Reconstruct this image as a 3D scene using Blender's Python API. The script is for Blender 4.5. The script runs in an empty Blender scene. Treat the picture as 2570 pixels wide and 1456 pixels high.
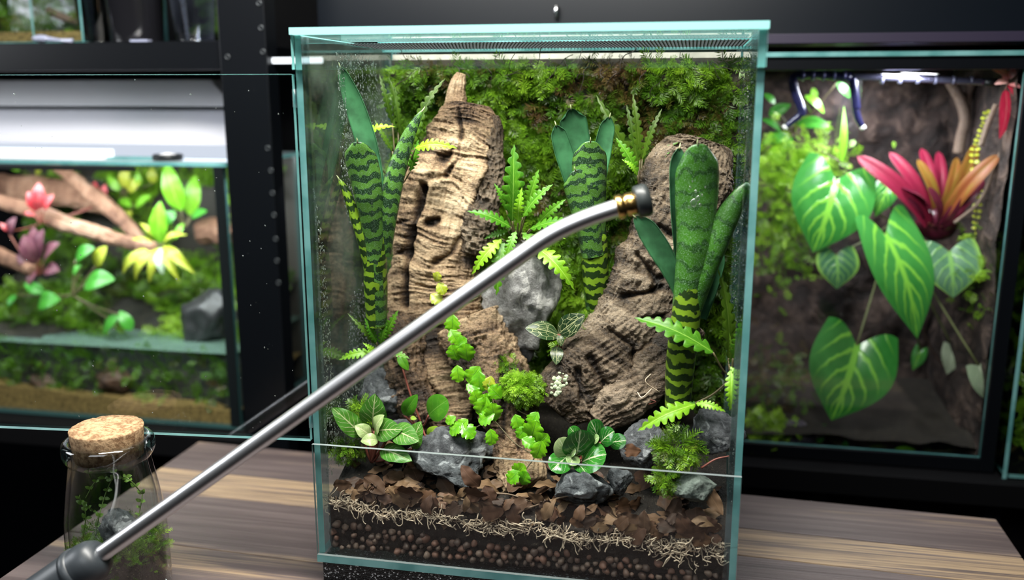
import bpy, math, random
import numpy as np
from mathutils import Matrix, Vector
random.seed(7); RNG = np.random.default_rng(11)
SC = bpy.context.scene; COL = SC.collection
# ------------------------------------------------------------------ camera
FPX, YAW, PITCH = 2269.7, -0.19226, 0.21354
CAM = np.array([0.25784, -0.57642, 0.33785])
cam = bpy.data.cameras.new('camera'); camo = bpy.data.objects.new('camera', cam); COL.objects.link(camo)
cam.sensor_fit = 'HORIZONTAL'; cam.sensor_width = 36.0; cam.lens = FPX / 2570 * 36.0
cam.clip_start = 0.01; cam.clip_end = 30
camo.location = CAM; camo.rotation_euler = (math.pi / 2 - PITCH, 0, -YAW)
cam.dof.use_dof = True; cam.dof.focus_distance = 0.655; cam.dof.aperture_fstop = 3.4
SC.camera = camo
# ------------------------------------------------------------------ world, lights, exposure
w = bpy.data.worlds.new('world'); SC.world = w; w.use_nodes = True
w.node_tree.nodes['Background'].inputs[0].default_value = (0.55, 0.7, 0.9, 1)
w.node_tree.nodes['Background'].inputs[1].default_value = 0.006
SC.view_settings.view_transform = 'Standard'; SC.view_settings.look = 'None'
SC.view_settings.exposure = 0.0; SC.view_settings.gamma = 1.0; SC.view_settings.use_curve_mapping = False
SC.cycles.transparent_max_bounces = 32; SC.cycles.max_bounces = 10
SC.cycles.caustics_reflective = False; SC.cycles.caustics_refractive = False; SC.cycles.use_denoising = True
def area(name, loc, target, sx, sy, power, col=(1, 1, 1), spread=180):
    l = bpy.data.lights.new(name, 'AREA'); l.shape = 'RECTANGLE'; l.size = sx; l.size_y = sy
    l.energy = power; l.color = col; l.spread = math.radians(spread)
    o = bpy.data.objects.new(name, l); COL.objects.link(o); o.location = loc
    o.rotation_euler = (Vector(target) - Vector(loc)).to_track_quat('-Z', 'Y').to_euler()
    return o
area('terrarium_lamp', (0.03, -0.10, 0.68), (0.06, 0.06, 0.18), 0.60, 0.07, 16.0, (1.0, 0.97, 0.9))
area('added_front_fill', (-0.05, -1.15, 1.15), (0.1, 0, 0.1), 1.0, 0.6, 8.0, (0.92, 0.96, 1.0))  # added fill behind the camera, brightens the tank front and substrate
area('added_left_fill', (-1.25, -0.30, 0.62), (-0.1, -0.08, 0.1), 0.5, 0.40, 7.0, (0.93, 0.96, 1.0))  # added fill out of view, gives the wand and bottle their left highlights
area('aquarium_lamp', (-0.36, 0.335, 0.259), (-0.36, 0.42, 0.05), 0.46, 0.03, 2.3, (0.97, 0.98, 1.0))
area('right_terrarium_lamp', (0.45, 0.398, 0.357), (0.44, 0.395, 0.1), 0.18, 0.03, 1.7, (0.95, 0.95, 1.0))
area('upper_shelf_lamp', (-0.3, 0.46, 0.75), (-0.3, 0.42, 0.45), 0.3, 0.08, 0.35, (0.9, 0.95, 1.0))
# ------------------------------------------------------------------ camera rays (pixel of the photograph -> point at a real depth)
def _basis():
    cy, sy = math.cos(YAW), math.sin(YAW); cp, sp = math.cos(PITCH), math.sin(PITCH)
    f = np.array([sy * cp, cy * cp, -sp]); r = np.array([cy, -sy, 0.0]); return r, np.cross(r, f), f
_R, _U, _F = _basis()
def at(px, py, Y):
    d = _F + _R * (px - 1285) / FPX - _U * (py - 728) / FPX
    return CAM + d * (Y - CAM[1]) / d[1]
def atz(px, py, Z):
    d = _F + _R * (px - 1285) / FPX - _U * (py - 728) / FPX
    return CAM + d * (Z - CAM[2]) / d[2]
def mpp(p):  # metres per pixel at a point
    return float((np.asarray(p) - CAM) @ _F) / FPX
TOCAM = np.array([0.19, -0.96, 0.21])
# ------------------------------------------------------------------ noise
def _h(i, j, k, s):
    n = (i * 374761393 + j * 668265263 + k * 1440662683 + s * 974634777) & 0xFFFFFFFF
    n = ((n ^ (n >> 13)) * 1274126177) & 0xFFFFFFFF
    return ((n ^ (n >> 16)) & 0xFFFF) / 65535.0
def vn(P, s=0):
    P = np.asarray(P, float); I = np.floor(P).astype(np.int64); f = P - I; f = f * f * (3 - 2 * f)
    o = 0
    for a in (0, 1):
        for b in (0, 1):
            for c in (0, 1):
                wgt = (f[:, 0] if a else 1 - f[:, 0]) * (f[:, 1] if b else 1 - f[:, 1]) * (f[:, 2] if c else 1 - f[:, 2])
                o = o + wgt * _h(I[:, 0] + a, I[:, 1] + b, I[:, 2] + c, s)
    return o * 2 - 1
def fbm(P, o=4, s=0, g=0.5):
    t = 0; a = 1.0; P = np.asarray(P, float)
    for k in range(o):
        t = t + a * vn(P * 2.03 ** k + 17.3 * k, s + k); a *= g
    return t
def ridge(P, o=4, s=0):
    t = 0; a = 1.0; P = np.asarray(P, float)
    for k in range(o):
        t = t + a * (1 - np.abs(vn(P * 2.03 ** k + 9.1 * k, s + k)) * 2); a *= 0.5
    return t
# ------------------------------------------------------------------ mesh helpers
def mk(name, V, F, mats, mi=None, uv=None, tone=None, smooth=True, parent=None, link=True):
    me = bpy.data.meshes.new(name)
    V = np.asarray(V, np.float32)
    if isinstance(F, np.ndarray):
        n, k = F.shape
        me.vertices.add(len(V)); me.vertices.foreach_set('co', V.ravel())
        me.loops.add(n * k); me.loops.foreach_set('vertex_index', F.ravel().astype(np.int32))
        me.polygons.add(n); me.polygons.foreach_set('loop_start', np.arange(0, n * k, k, dtype=np.int32))
        me.update(calc_edges=True)
    else:
        me.from_pydata(V.tolist(), [], F)
    for m in (mats if isinstance(mats, (list, tuple)) else [mats]): me.materials.append(m)
    if mi is not None: me.polygons.foreach_set('material_index', np.asarray(mi, np.int32))
    me.polygons.foreach_set('use_smooth', np.full(len(me.polygons), smooth))
    if uv is not None:
        l = me.uv_layers.new(name='UVMap'); vi = np.empty(len(me.loops), np.int32)
        me.loops.foreach_get('vertex_index', vi); l.data.foreach_set('uv', np.asarray(uv, np.float32)[vi].ravel())
    if tone is not None:
        a = me.attributes.new('tone', 'FLOAT', 'POINT'); a.data.foreach_set('value', np.asarray(tone, np.float32))
    me.validate(); me.update()
    if not link: return me
    o = bpy.data.objects.new(name, me); COL.objects.link(o)
    if parent: o.parent = parent
    return o
def use(name, me, parent=None, M=None):
    o = bpy.data.objects.new(name, me); COL.objects.link(o)
    if parent: o.parent = parent
    if M is not None: o.matrix_basis = M
    return o
def tag(o, label=None, cat=None, group=None, kind=None):
    if label: o['label'] = label
    if cat: o['category'] = cat
    if group: o['group'] = group
    if kind: o['kind'] = kind
    return o
def thing(name, label, cat, group=None):
    o = bpy.data.objects.new(name, None); COL.objects.link(o); o.empty_display_size = 0.01
    return tag(o, label, cat, group)
def seat(o, loc):  # put a thing's empty at its base and keep its parts where they are
    o.location = tuple(float(x) for x in loc)
    for c in o.children: c.matrix_parent_inverse = Matrix.Translation(-Vector(o.location))
    return o
def join(parts):  # [(V,F)] with F quads ndarray -> one
    Vs, Fs, n = [], [], 0
    for V, F in parts:
        Vs.append(V); Fs.append(F + n); n += len(V)
    return np.vstack(Vs), np.vstack(Fs)
def grid(nu, nv, closed=False):
    i, j = np.meshgrid(np.arange(nu - 1), np.arange(nv if closed else nv - 1), indexing='ij')
    j2 = (j + 1) % nv
    return np.stack([i * nv + j, i * nv + j2, (i + 1) * nv + j2, (i + 1) * nv + j], -1).reshape(-1, 4)
def box(x0, y0, z0, x1, y1, z1):
    V = np.array([[x, y, z] for x in (x0, x1) for y in (y0, y1) for z in (z0, z1)], float)
    F = np.array([[0, 1, 3, 2], [4, 6, 7, 5], [0, 4, 5, 1], [2, 3, 7, 6], [0, 2, 6, 4], [1, 5, 7, 3]])  # -x +x -y +y -z +z
    return V, F
def bevel(o, wdt, seg=2):
    m = o.modifiers.new('bevel', 'BEVEL'); m.width = wdt; m.segments = seg; m.limit_method = 'ANGLE'; return o
def smooth_path(pts, n):
    pts = np.asarray(pts, float); k = len(pts)
    e = np.vstack([2 * pts[0] - pts[1], pts, 2 * pts[-1] - pts[-2]])
    t = np.linspace(0, k - 1 - 1e-9, n); i = t.astype(int); f = (t - i)[:, None]
    a, b, c, d = e[i], e[i + 1], e[i + 2], e[i + 3]
    return 0.5 * (2 * b + (c - a) * f + (2 * a - 5 * b + 4 * c - d) * f ** 2 + (3 * b - a - 3 * c + d) * f ** 3)
def unit(v):
    v = np.asarray(v, float); return v / np.maximum(np.linalg.norm(v, axis=-1, keepdims=True), 1e-12)
def frames(P, ref=TOCAM):
    T = unit(np.gradient(P, axis=0)); B = unit(np.cross(T, np.broadcast_to(ref, T.shape))); N = np.cross(B, T)
    return T, B, N
def tube(pts, rad, sides=8, n=None, cap=True, ref=(0.31, -0.87, 0.38)):
    P = np.asarray(pts, float)
    rad = np.broadcast_to(np.asarray(rad, float), (len(P),))
    if n:
        rad = np.interp(np.linspace(0, 1, n), np.linspace(0, 1, len(rad)), rad); P = smooth_path(P, n)
    T, B, N = frames(P, np.asarray(ref))
    a = np.linspace(0, 2 * np.pi, sides, endpoint=False)
    V = (P[:, None] + rad[:, None, None] * (np.cos(a)[None, :, None] * B[:, None] + np.sin(a)[None, :, None] * N[:, None])).reshape(-1, 3)
    F = grid(len(P), sides, True)
    if cap:
        k = len(V); V = np.vstack([V, P[:1], P[-1:]]); m = (len(P) - 1) * sides
        c0 = [[(i + 1) % sides, i, k, k] for i in range(sides)]; c1 = [[m + i, m + (i + 1) % sides, k + 1, k + 1] for i in range(sides)]
        F = [f for f in F.tolist()] + [f[:3] for f in c0] + [f[:3] for f in c1]
    return V, F
def addtube(name, mat, pts, rad, parent=None, sides=8, n=None):
    V, F = tube(pts, rad, sides, n); return mk(name, V, F, mat, parent=parent)
def tubes(name, mat, lst, parent=None, tone=None):  # many thin strands in one mesh, no caps
    P = [tube(p, r, s, n, cap=False) for p, r, s, n in lst]
    V, F = join([(v, np.asarray(f)) for v, f in P]); return mk(name, V, F, mat, parent=parent)
def lathe(prof, c, n=48, axis=(0, 0, 1)):
    prof = np.asarray(prof, float); a = np.linspace(0, 2 * np.pi, n, endpoint=False)
    ax = unit(axis); e1 = unit(np.cross(ax, (0.3, 0.9, 0.1))); e2 = np.cross(ax, e1)
    V = (np.asarray(c)[None, None] + prof[:, None, 1:2] * ax + prof[:, None, 0:1] * (np.cos(a)[None, :, None] * e1 + np.sin(a)[None, :, None] * e2)).reshape(-1, 3)
    return V, grid(len(prof), n, True)[:, ::-1]
_ico = {}
def ico(sub):
    if sub not in _ico:
        import bmesh
        bm = bmesh.new(); bmesh.ops.create_icosphere(bm, subdivisions=sub, radius=1)
        bm.verts.ensure_lookup_table()
        _ico[sub] = (np.array([v.co[:] for v in bm.verts]), np.array([[v.index for v in f.verts] for f in bm.faces])); bm.free()
    return _ico[sub]
# ------------------------------------------------------------------ materials
MATS = {}
class NT:
    def __init__(s, name):
        s.m = bpy.data.materials.new(name); s.m.use_nodes = True; s.t = s.m.node_tree; s.t.nodes.clear()
        s.out = s.t.nodes.new('ShaderNodeOutputMaterial'); MATS[name] = s.m
    def n(s, typ, ins=None, **kw):
        nd = s.t.nodes.new('ShaderNode' + typ)
        for k, v in kw.items(): setattr(nd, k, v)
        for k, v in (ins or {}).items():
            if isinstance(v, bpy.types.NodeSocket): s.t.links.new(v, nd.inputs[k])
            else:
                sk = nd.inputs[k]
                sk.default_value = (tuple(v) + (1,) if hasattr(v, '__len__') and len(v) == 3 and sk.type == 'RGBA' else v)
        return nd
    def math(s, op, a, b=0.0, c=0.0):
        return s.n('Math', {0: a, 1: b, 2: c}, operation=op).outputs[0]
    def ramp(s, f, stops):
        nd = s.n('ValToRGB', {0: f}); e = nd.color_ramp.elements
        while len(e) < len(stops): e.new(0.5)
        for el, (p, c) in zip(e, stops): el.position = p; el.color = tuple(c) + (1,)
        return nd.outputs[0]
    def mix(s, f, a, b, blend='MIX'):
        nd = s.n('Mix', data_type='RGBA', blend_type=blend)
        for i, v in ((0, f), (6, a), (7, b)):
            if isinstance(v, bpy.types.NodeSocket): s.t.links.new(v, nd.inputs[i])
            else: nd.inputs[i].default_value = v if i == 0 else tuple(v) + (1,)
        return nd.outputs[2]
    def noise(s, scale, detail=4, vec=None, rough=0.55, dist=0.0):
        d = {'Scale': scale, 'Detail': detail, 'Roughness': rough, 'Distortion': dist}
        if vec is not None: d['Vector'] = vec
        else: d['Vector'] = s.n('TexCoord').outputs['Object']
        return s.n('TexNoise', d).outputs[0]
    def step(s, v, lo, hi):  # smooth 0..1
        return s.n('MapRange', {0: v, 1: lo, 2: hi, 3: 0.0, 4: 1.0}, interpolation_type='SMOOTHSTEP').outputs[0]
    def bump(s, h, strength, dist=0.001):
        return s.n('Bump', {'Height': h, 'Strength': strength, 'Distance': dist}).outputs[0]
    def bsdf(s, col, rough=0.5, spec=0.5, normal=None, metal=0.0, trans=0.0, tcol=None, **kw):
        d = {'Base Color': col, 'Roughness': rough, 'Specular IOR Level': spec, 'Metallic': metal}
        d.update(kw)
        if normal is not None: d['Normal'] = normal
        sh = s.n('BsdfPrincipled', d).outputs[0]
        if trans:
            tr = s.n('BsdfTranslucent', {'Color': tcol if tcol is not None else col}).outputs[0]
            sh = s.n('MixShader', {0: trans, 1: sh, 2: tr}).outputs[0]
        s.t.links.new(sh, s.out.inputs[0]); return s.m
def plain(name, col, rough=0.5, spec=0.5, metal=0.0, var=0.0, scale=60, **kw):
    t = NT(name)
    c = col
    if var:
        c = t.mix(t.step(t.noise(scale), 0.3, 0.7), tuple(x * (1 - var) for x in col), tuple(min(1, x * (1 + var)) for x in col))
    return t.bsdf(c, rough, spec, metal=metal, **kw)
def schlick(t, r0=.035):
    f = t.n('LayerWeight', {'Blend': .5}).outputs['Facing']
    return t.math('MULTIPLY_ADD', t.math('POWER', f, 5.0), 1 - r0, r0)
def glass(name, tint=(0.97, 0.99, 0.985), refl=1.0, rough=0.0, fog=0.0, fogcol=(0.7, 0.75, 0.72)):
    t = NT(name)
    fr = t.math('MULTIPLY', schlick(t), refl)
    sh = t.n('MixShader', {0: fr, 1: t.n('BsdfTransparent', {'Color': tint}).outputs[0], 2: t.n('BsdfGlossy', {'Color': (1, 1, 1), 'Roughness': rough}).outputs[0]}).outputs[0]
    if fog:
        nz = t.step(t.noise(22, 5), 0.35, 0.7)
        sh = t.n('MixShader', {0: t.math('MULTIPLY', nz, fog), 1: sh, 2: t.n('BsdfTranslucent', {'Color': fogcol}).outputs[0]}).outputs[0]
    t.t.links.new(sh, t.out.inputs[0]); return t.m
def emit(name, col, k):
    t = NT(name); t.t.links.new(t.n('Emission', {'Color': col, 'Strength': k}).outputs[0], t.out.inputs[0]); return t.m
def leafmat(name, c1, c2, vein, n=9, slant=0.35, wm=0.05, ws=0.12, rough=0.3, trans=0.25, edge=None, vstr=0.9, net=0, spread=0.0, spec=0.5, bumpk=0.25):
    t = NT(name); uv = t.n('TexCoord').outputs['UV']; sp = t.n('SeparateXYZ', {0: uv})
    au = t.math('ABSOLUTE', t.math('MULTIPLY_ADD', sp.outputs[0], 2, -1)); v = sp.outputs[1]
    nz = t.noise(7, 3, uv)
    k = t.math('ADD', t.math('MULTIPLY', t.math('SUBTRACT', v, t.math('MULTIPLY', au, slant)), n), t.math('MULTIPLY', nz, 0.5))
    d = t.math('MULTIPLY', t.math('ABSOLUTE', t.math('SUBTRACT', t.math('FRACT', k), 0.5)), 2)
    wid = t.math('MULTIPLY_ADD', au, -0.6 * ws, ws)
    side = t.math('SUBTRACT', 1, t.step(d, t.math('MULTIPLY', wid, 0.2), wid))
    mid = t.math('SUBTRACT', 1, t.step(au, wm * 0.5, wm))
    ve = t.math('MAXIMUM', side, mid)
    if net:
        vo = t.n('TexVoronoi', {'Vector': uv, 'Scale': net, 'Randomness': 1.0}, feature='DISTANCE_TO_EDGE').outputs[0]
        ve = t.math('MAXIMUM', ve, t.math('SUBTRACT', 1, t.step(vo, 0.008, 0.038)))
    if spread: ve = t.math('MULTIPLY', ve, t.math('SUBTRACT', 1, t.step(au, spread, 1.0)))
    rnd = t.n('ObjectInfo').outputs['Random']
    base = t.mix(t.step(t.math('ADD', t.noise(3, 4, uv), t.math('MULTIPLY_ADD', rnd, 0.3, -0.15)), 0.3, 0.7), c1, c2)
    if edge: base = t.mix(t.step(au, 0.75, 1.0), base, edge)
    col = t.mix(t.math('MULTIPLY', ve, vstr), base, vein)
    return t.bsdf(col, rough, spec, t.bump(t.math('SUBTRACT', 1, ve), bumpk, 0.0006), trans=trans)
# ------------------------------------------------------------------ shared materials
GLASS = glass('clear_glass'); HAZED = glass('hazed_glass', fog=0.10, fogcol=(0.5, 0.55, 0.53)); FOGGED = glass('fogged_glass', fog=0.10, fogcol=(0.34, 0.46, 0.36))
t_ = NT('teal_glass_edge'); EDGE = t_.bsdf(t_.mix(t_.step(t_.noise(35, 3), 0.35, 0.65), (0.09, 0.27, 0.27), (0.20, 0.44, 0.44)), 0.22, 0.6, trans=0.35, tcol=(0.3, 0.7, 0.68))
EDGE2 = plain('lamplit_glass_edge', (0.22, 0.48, 0.47), 0.25, 0.6); GEDGE = plain('grey_glass_edge', (0.17, 0.20, 0.20), 0.3, 0.5)  # bright edge: lamplight on lid and top strip put into the colour
BLACK = plain('black_lacquer', (0.0022, 0.0028, 0.004), 0.3, 0.25); MATT = plain('matt_black', (0.0015, 0.0015, 0.002), 0.7, 0.1)
SILI = glass('clear_silicone', (0.75, 0.82, 0.84), 0.8, 0.25, 0.35, (0.6, 0.68, 0.72)); BSIL = plain('black_silicone', (0.004, 0.006, 0.007), 0.4, 0.4)
STEEL = plain('steel', (0.55, 0.56, 0.58), 0.2, metal=1.0)
# ------------------------------------------------------------------ the room
def struct(name, V, F, m):
    return tag(mk(name, V, F, m, smooth=False), kind='structure')
struct('wall_back', *box(-2.2, 0.80, -0.75, 2.2, 0.85, 1.7), BLACK)
struct('floor', *box(-2.2, -1.5, -0.80, 2.2, 0.80, -0.75), MATT)
def pane(name, b, thin, parent, mat=GLASS, edge=EDGE):
    V, F = box(*b); mi = [1] * 6; mi[2 * thin] = mi[2 * thin + 1] = 0
    return mk(name, V, F, [mat, edge], mi, smooth=False, parent=parent)
# ------------------------------------------------------------------ table of boards
TZ = -0.02
t_ = NT('worn_brown_board'); o_ = t_.n('TexCoord').outputs['Object']
def _grain(t, sx, sy, det=5): return t.noise(1.0, det, t.n('Mapping', {'Vector': t.n('TexCoord').outputs['Object'], 'Scale': (sx, sy, 40)}).outputs[0], 0.6, 0.3)
def board_mat(name, lo, hi):
    t = NT(name); g = _grain(t, 7, 420); g2 = _grain(t, 5, 110); g3 = _grain(t, 2.5, 16, 3)
    worn = t.math('MULTIPLY', t.step(t.math('MULTIPLY_ADD', g2, 0.55, t.math('MULTIPLY', g3, 0.75)), lo, hi), t.step(g, 0.32, 0.6))
    paint = t.mix(t.step(g2, 0.35, 0.7), (0.060, 0.043, 0.042), (0.100, 0.075, 0.072))
    c = t.mix(worn, paint, t.mix(g, (0.20, 0.13, 0.075), (0.36, 0.26, 0.16)))
    return t.bsdf(c, 0.5, 0.35, t.bump(g, 0.5, 0.0008))
BM = board_mat('board_paint', 0.72, 0.92); BW = board_mat('board_paint_worn', 0.42, 0.66)
tbl = thing('table', 'brown painted board table with worn pale grain under the tall terrarium', 'table')
lft = np.array([[-0.2379, 0.2424], [-0.2467, -0.0333]]); rgt = np.array([[0.5298, 0.2105], [0.5292, 0.1406]])
bl, br_ = lft[0], rgt[0]; dv = unit(np.array([-0.012, -1.0])); cuts = [0, 0.068, 0.116, 0.205, 0.30, 0.40]
for k in range(5):
    g = 0.0004
    q = [bl + dv * (cuts[k] + g), br_ + dv * (cuts[k] + g), br_ + dv * (cuts[k + 1] - g), bl + dv * (cuts[k + 1] - g)]
    V = np.array([[x, y, z] for z in (TZ - 0.022, TZ) for x, y in q]); F = [[0, 1, 2, 3], [7, 6, 5, 4], [0, 4, 5, 1], [1, 5, 6, 2], [2, 6, 7, 3], [3, 7, 4, 0]]
    bevel(mk('board', V, F, BW if k == 1 else BM, smooth=False, parent=tbl), 0.0012)
for x in (-0.2, 0.49):
    for y in (-0.12, 0.18):
        mk('leg', *box(x - 0.018, y - 0.018, -0.75, x + 0.018, y + 0.018, TZ - 0.022), BM, smooth=False, parent=tbl)
seat(tbl, (0.14, 0.03, -0.75))
t_ = NT('sparkling_foam'); v_ = t_.n('TexVoronoi', {'Vector': t_.n('TexCoord').outputs['Object'], 'Scale': 900}).outputs
MATM = t_.bsdf(t_.mix(t_.step(t_.n('SeparateColor', {0: v_['Color']}).outputs[0], 0.86, 0.95), (0.008, 0.008, 0.009), (0.35, 0.35, 0.37)), 0.45, 0.4, t_.bump(v_[0], 0.8, 0.001))
mat_o = tag(mk('foam_mat', *box(0.001, 0.002, TZ, 0.299, 0.2, -0.0003), MATM, smooth=False), 'black speckled foam mat beneath the tall terrarium', 'mat'); bevel(mat_o, 0.001)
# ------------------------------------------------------------------ the tall terrarium
T, W, D, H = 0.0045, 0.300, 0.200, 0.380
tank = thing('terrarium', 'tall clear glass terrarium with open front, moss wall and driftwood inside', 'terrarium')
pane('bottom_pane', (0, -T, 0, W, D, 0.0055), 2, tank)
pane('left_pane', (0, 0, 0.0056, T, D, H - T), 0, tank, FOGGED)
pane('right_pane', (W - T, 0, 0.0056, W, D, H - T), 0, tank, FOGGED)
pane('back_pane', (T + .0001, D - T, 0.0056, W - T - .0001, D, H - T - .0001), 1, tank)
pane('front_top_pane', (-0.0005, -T, 0.3535, W + 0.0005, -.0001, H - T - .0001), 1, tank, HAZED, EDGE2)
pane('front_bottom_pane', (0, -T, 0.0056, W, -T + .0026, 0.092), 1, tank, glass('front_glass', refl=.6), GEDGE)
pane('lid_front_pane', (-0.001, -T - .001, H - T, W + 0.001, 0.085, H), 2, tank, edge=EDGE2)
pane('lid_back_pane', (0, 0.165, H - T, W, D, H), 2, tank)
# vent mesh
P = []
for x in np.linspace(0.006, W - 0.006, 110): P.append(box(x - .0005, 0.080, H - .0062, x + .0005, 0.172, H - .0056))
for y in np.linspace(0.081, 0.171, 9): P.append(box(0.006, y - .00035, H - .0066, W - 0.006, y + .00035, H - .0060))
tag(mk('vent_mesh', *join(P), plain('grey_wire', (0.10, 0.11, 0.12), 0.35, metal=0.7), smooth=False, parent=tank), 'fine grey wire mesh under the lid', kind='stuff')
mk('vent_rail', *box(T, 0.163, H - .0085, W - T, 0.167, H - T - .0003), EDGE, smooth=False, parent=tank)
for x0, x1 in ((T, T + .004), (W - T - .004, W - T)):
    for y0, y1 in ((0.0002, 0.004), (D - T - .004, D - T)):
        mk('silicone_seam', *box(x0 + .0001, y0, 0.0058, x1 - .0001, y1, H - T - .001), SILI, smooth=False, parent=tank)
mk('background_board', *box(T + .001, 0.186, 0.006, W - T - .001, D - T - .001, 0.3705), plain('beige_board', (0.33, 0.31, 0.27), 0.7, var=.2), smooth=False, parent=tank)
# open door, swung to the left
hz = at(0, 185, 0.0)[2] - at(0, 1070, 0.0)[2]
Yd = CAM[1] - CAM[1] * (0.256 / hz); e_ = at(0, 620, Yd); ang = math.atan2(e_[1] + T, -e_[0])
V, F = box(-0.298, -T, 0.0945, -0.0008, 0.0, 0.3505)
c_, s_ = math.cos(-ang), math.sin(-ang); V[:, 1] += T
V[:, :2] = V[:, :2] @ np.array([[c_, s_], [-s_, c_]]); V[:, 1] -= T
mk('door', V, F, [GLASS, EDGE], [1, 1, 0, 0, 1, 1], smooth=False, parent=tank)['label'] = 'clear glass front door swung fully open to the left'
for z in (0.110, 0.335):
    addtube('hinge_pin', SILI, [(-0.0008, -T * .5, z - .006), (-0.0008, -T * .5, z + .006)], 0.0014, tank)
# condensation on the side panes, real small drops
def drops(name, n, fx, parent, smin=.0003, smax=.0010):
    V0, F0 = ico(1); P = []
    for i in range(n):
        c, nrm, st = fx(); r = smin + (smax - smin) * RNG.random() ** 3
        S = V0 * r; S = S - nrm * (S @ nrm)[:, None] * 0.45; S[:, 2] *= st
        P.append((S + c, F0))
    V, F = join(P)
    return tag(mk(name, V, F, WATER, parent=parent), kind='stuff')
t_ = NT('water_drop'); WATER = t_.m
t_.t.links.new(t_.n('MixShader', {0: t_.n('LayerWeight', {'Blend': 0.35}).outputs['Facing'], 1: t_.n('MixShader', {0: .3, 1: t_.n('BsdfTransparent', {'Color': (0.85, 0.9, 0.88)}).outputs[0], 2: t_.n('BsdfTranslucent', {'Color': (.8, .85, .82)}).outputs[0]}).outputs[0], 2: t_.n('BsdfGlossy', {'Roughness': 0.05}).outputs[0]}).outputs[0], t_.out.inputs[0])
def _fx():
    while True:
        y, z = RNG.uniform(0.008, 0.19), RNG.uniform(0.06, 0.368)
        if vn(np.array([[y * 22, z * 14, 3.]]))[0] > -0.25: return np.array([T + .0001, y, z]), np.array([1., 0, 0]), RNG.choice([1, 1, 1.2, 2.2])
drops('condensation', 6500, _fx, tank)
drops('condensation', 900, lambda: (np.array([W - T - .0001, RNG.uniform(.006, .19), RNG.uniform(.06, .368)]), np.array([-1., 0, 0]), 1.0), tank)
drops('splash_drops', 90, lambda: (np.array([RNG.uniform(-.28, -.01), 0, RNG.uniform(.1, .348)]) @ np.array([[c_, s_, 0], [-s_, c_, 0], [0, 0, 1]]) + np.array([0, -T - .0001, 0]), np.array([0., -1, 0]), 1.0), tank, .0003, .0008)
seat(tank, (W / 2, D / 2, 0))
# ------------------------------------------------------------------ substrate
def terr(x, y):
    x = np.asarray(x, float); y = np.asarray(y, float)
    P = np.stack([x * 30, y * 30, 0 * x], -1)
    return 0.044 - 0.012 * (x / W) + 0.40 * np.clip(y - .008, 0, .09) + 0.10 * np.clip(y - .098, 0, 1) + 0.003 * vn(P.reshape(-1, 3), 5).reshape(x.shape)
t_ = NT('dark_soil'); nz_ = t_.noise(900, 4); nb_ = t_.noise(60, 5)
SOIL = t_.bsdf(t_.mix(t_.step(nz_, 0.62, 0.72), t_.mix(nb_, (0.006, 0.005, 0.004), (0.018, 0.013, 0.009)), (0.17, 0.14, 0.09)), 0.75, 0.3, t_.bump(t_.noise(500, 5), 1.0, 0.0015))
nx, ny = 160, 60
X, Y = np.meshgrid(np.linspace(T + .0008, W - T - .0008, nx), np.linspace(0.0095, 0.183, ny), indexing='ij')
Z = terr(X, Y) + 0.0012 * vn(np.stack([X * 300, Y * 300, 0 * X], -1).reshape(-1, 3), 9).reshape(X.shape)
top = np.stack([X, Y, Z], -1).reshape(-1, 3)
zf = np.linspace(0, 1, 40); Xf, Zf = np.meshgrid(X[:, 0], zf, indexing='ij')
Zf = 0.0058 + Zf * (Z[:, 0][:, None] - 0.0058)
Yf = 0.0085 + 0.0022 * vn(np.stack([Xf * 260, 0 * Xf, Zf * 260], -1).reshape(-1, 3), 4).reshape(Xf.shape); Yf[:, -1] = 0.0095
fr = np.stack([Xf, Yf, Zf], -1).reshape(-1, 3)
V, F = join([(top, grid(nx, ny)), (fr, grid(nx, 40)[:, ::-1])])
tag(mk('soil', V, F, SOIL), 'dark soil filling the bottom of the tall terrarium', 'soil', kind='stuff')
# clay pebbles against the front glass
PEB = [plain('clay_pebble_%d' % i, c, 0.6, 0.4, var=.3, scale=300) for i, c in enumerate([(.14, .070, .048), (.105, .062, .045), (.125, .085, .064), (.07, .046, .036)])]
pm = []
for k in range(8):
    V0, F0 = ico(2); V1 = V0 * (1 + 0.30 * fbm(V0 * 1.2 + k * 7, 3, k))[:, None] * np.array([1, .8, .85])
    pm.append(mk('clay_pebble', V1, F0, PEB[k % 4], link=False))
cnt = 0
for row in range(5):
    for x in np.arange(0.009, 0.292, 0.0060):
        topz = 0.0225 - 0.009 * (x / W)
        z = 0.0090 + row * 0.0052 + RNG.uniform(-.0012, .0012)
        if z > topz + .004 or (row and RNG.random() < 0.16): continue
        r = RNG.uniform(.0019, .0036)
        M = Matrix.Translation((x + (row % 2) * .003 + RNG.uniform(-.0015, .0015), 0.0052 + RNG.uniform(0, .0024), z)) @ Matrix.Rotation(RNG.uniform(0, 6), 4, Vector(unit(RNG.normal(size=3)))) @ Matrix.Scale(r, 4)
        pk = int(RNG.integers(8)); tag(use('clay_pebble', pm[pk], None, M), ('reddish', 'brown', 'tan brown', 'dark')[pk % 4] + ' clay pebble behind the low front glass, ' + ('at the left', 'in the middle', 'at the right')[min(2, int(x / .1))], 'pebble', 'clay pebbles in the drainage layer'); cnt += 1
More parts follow.
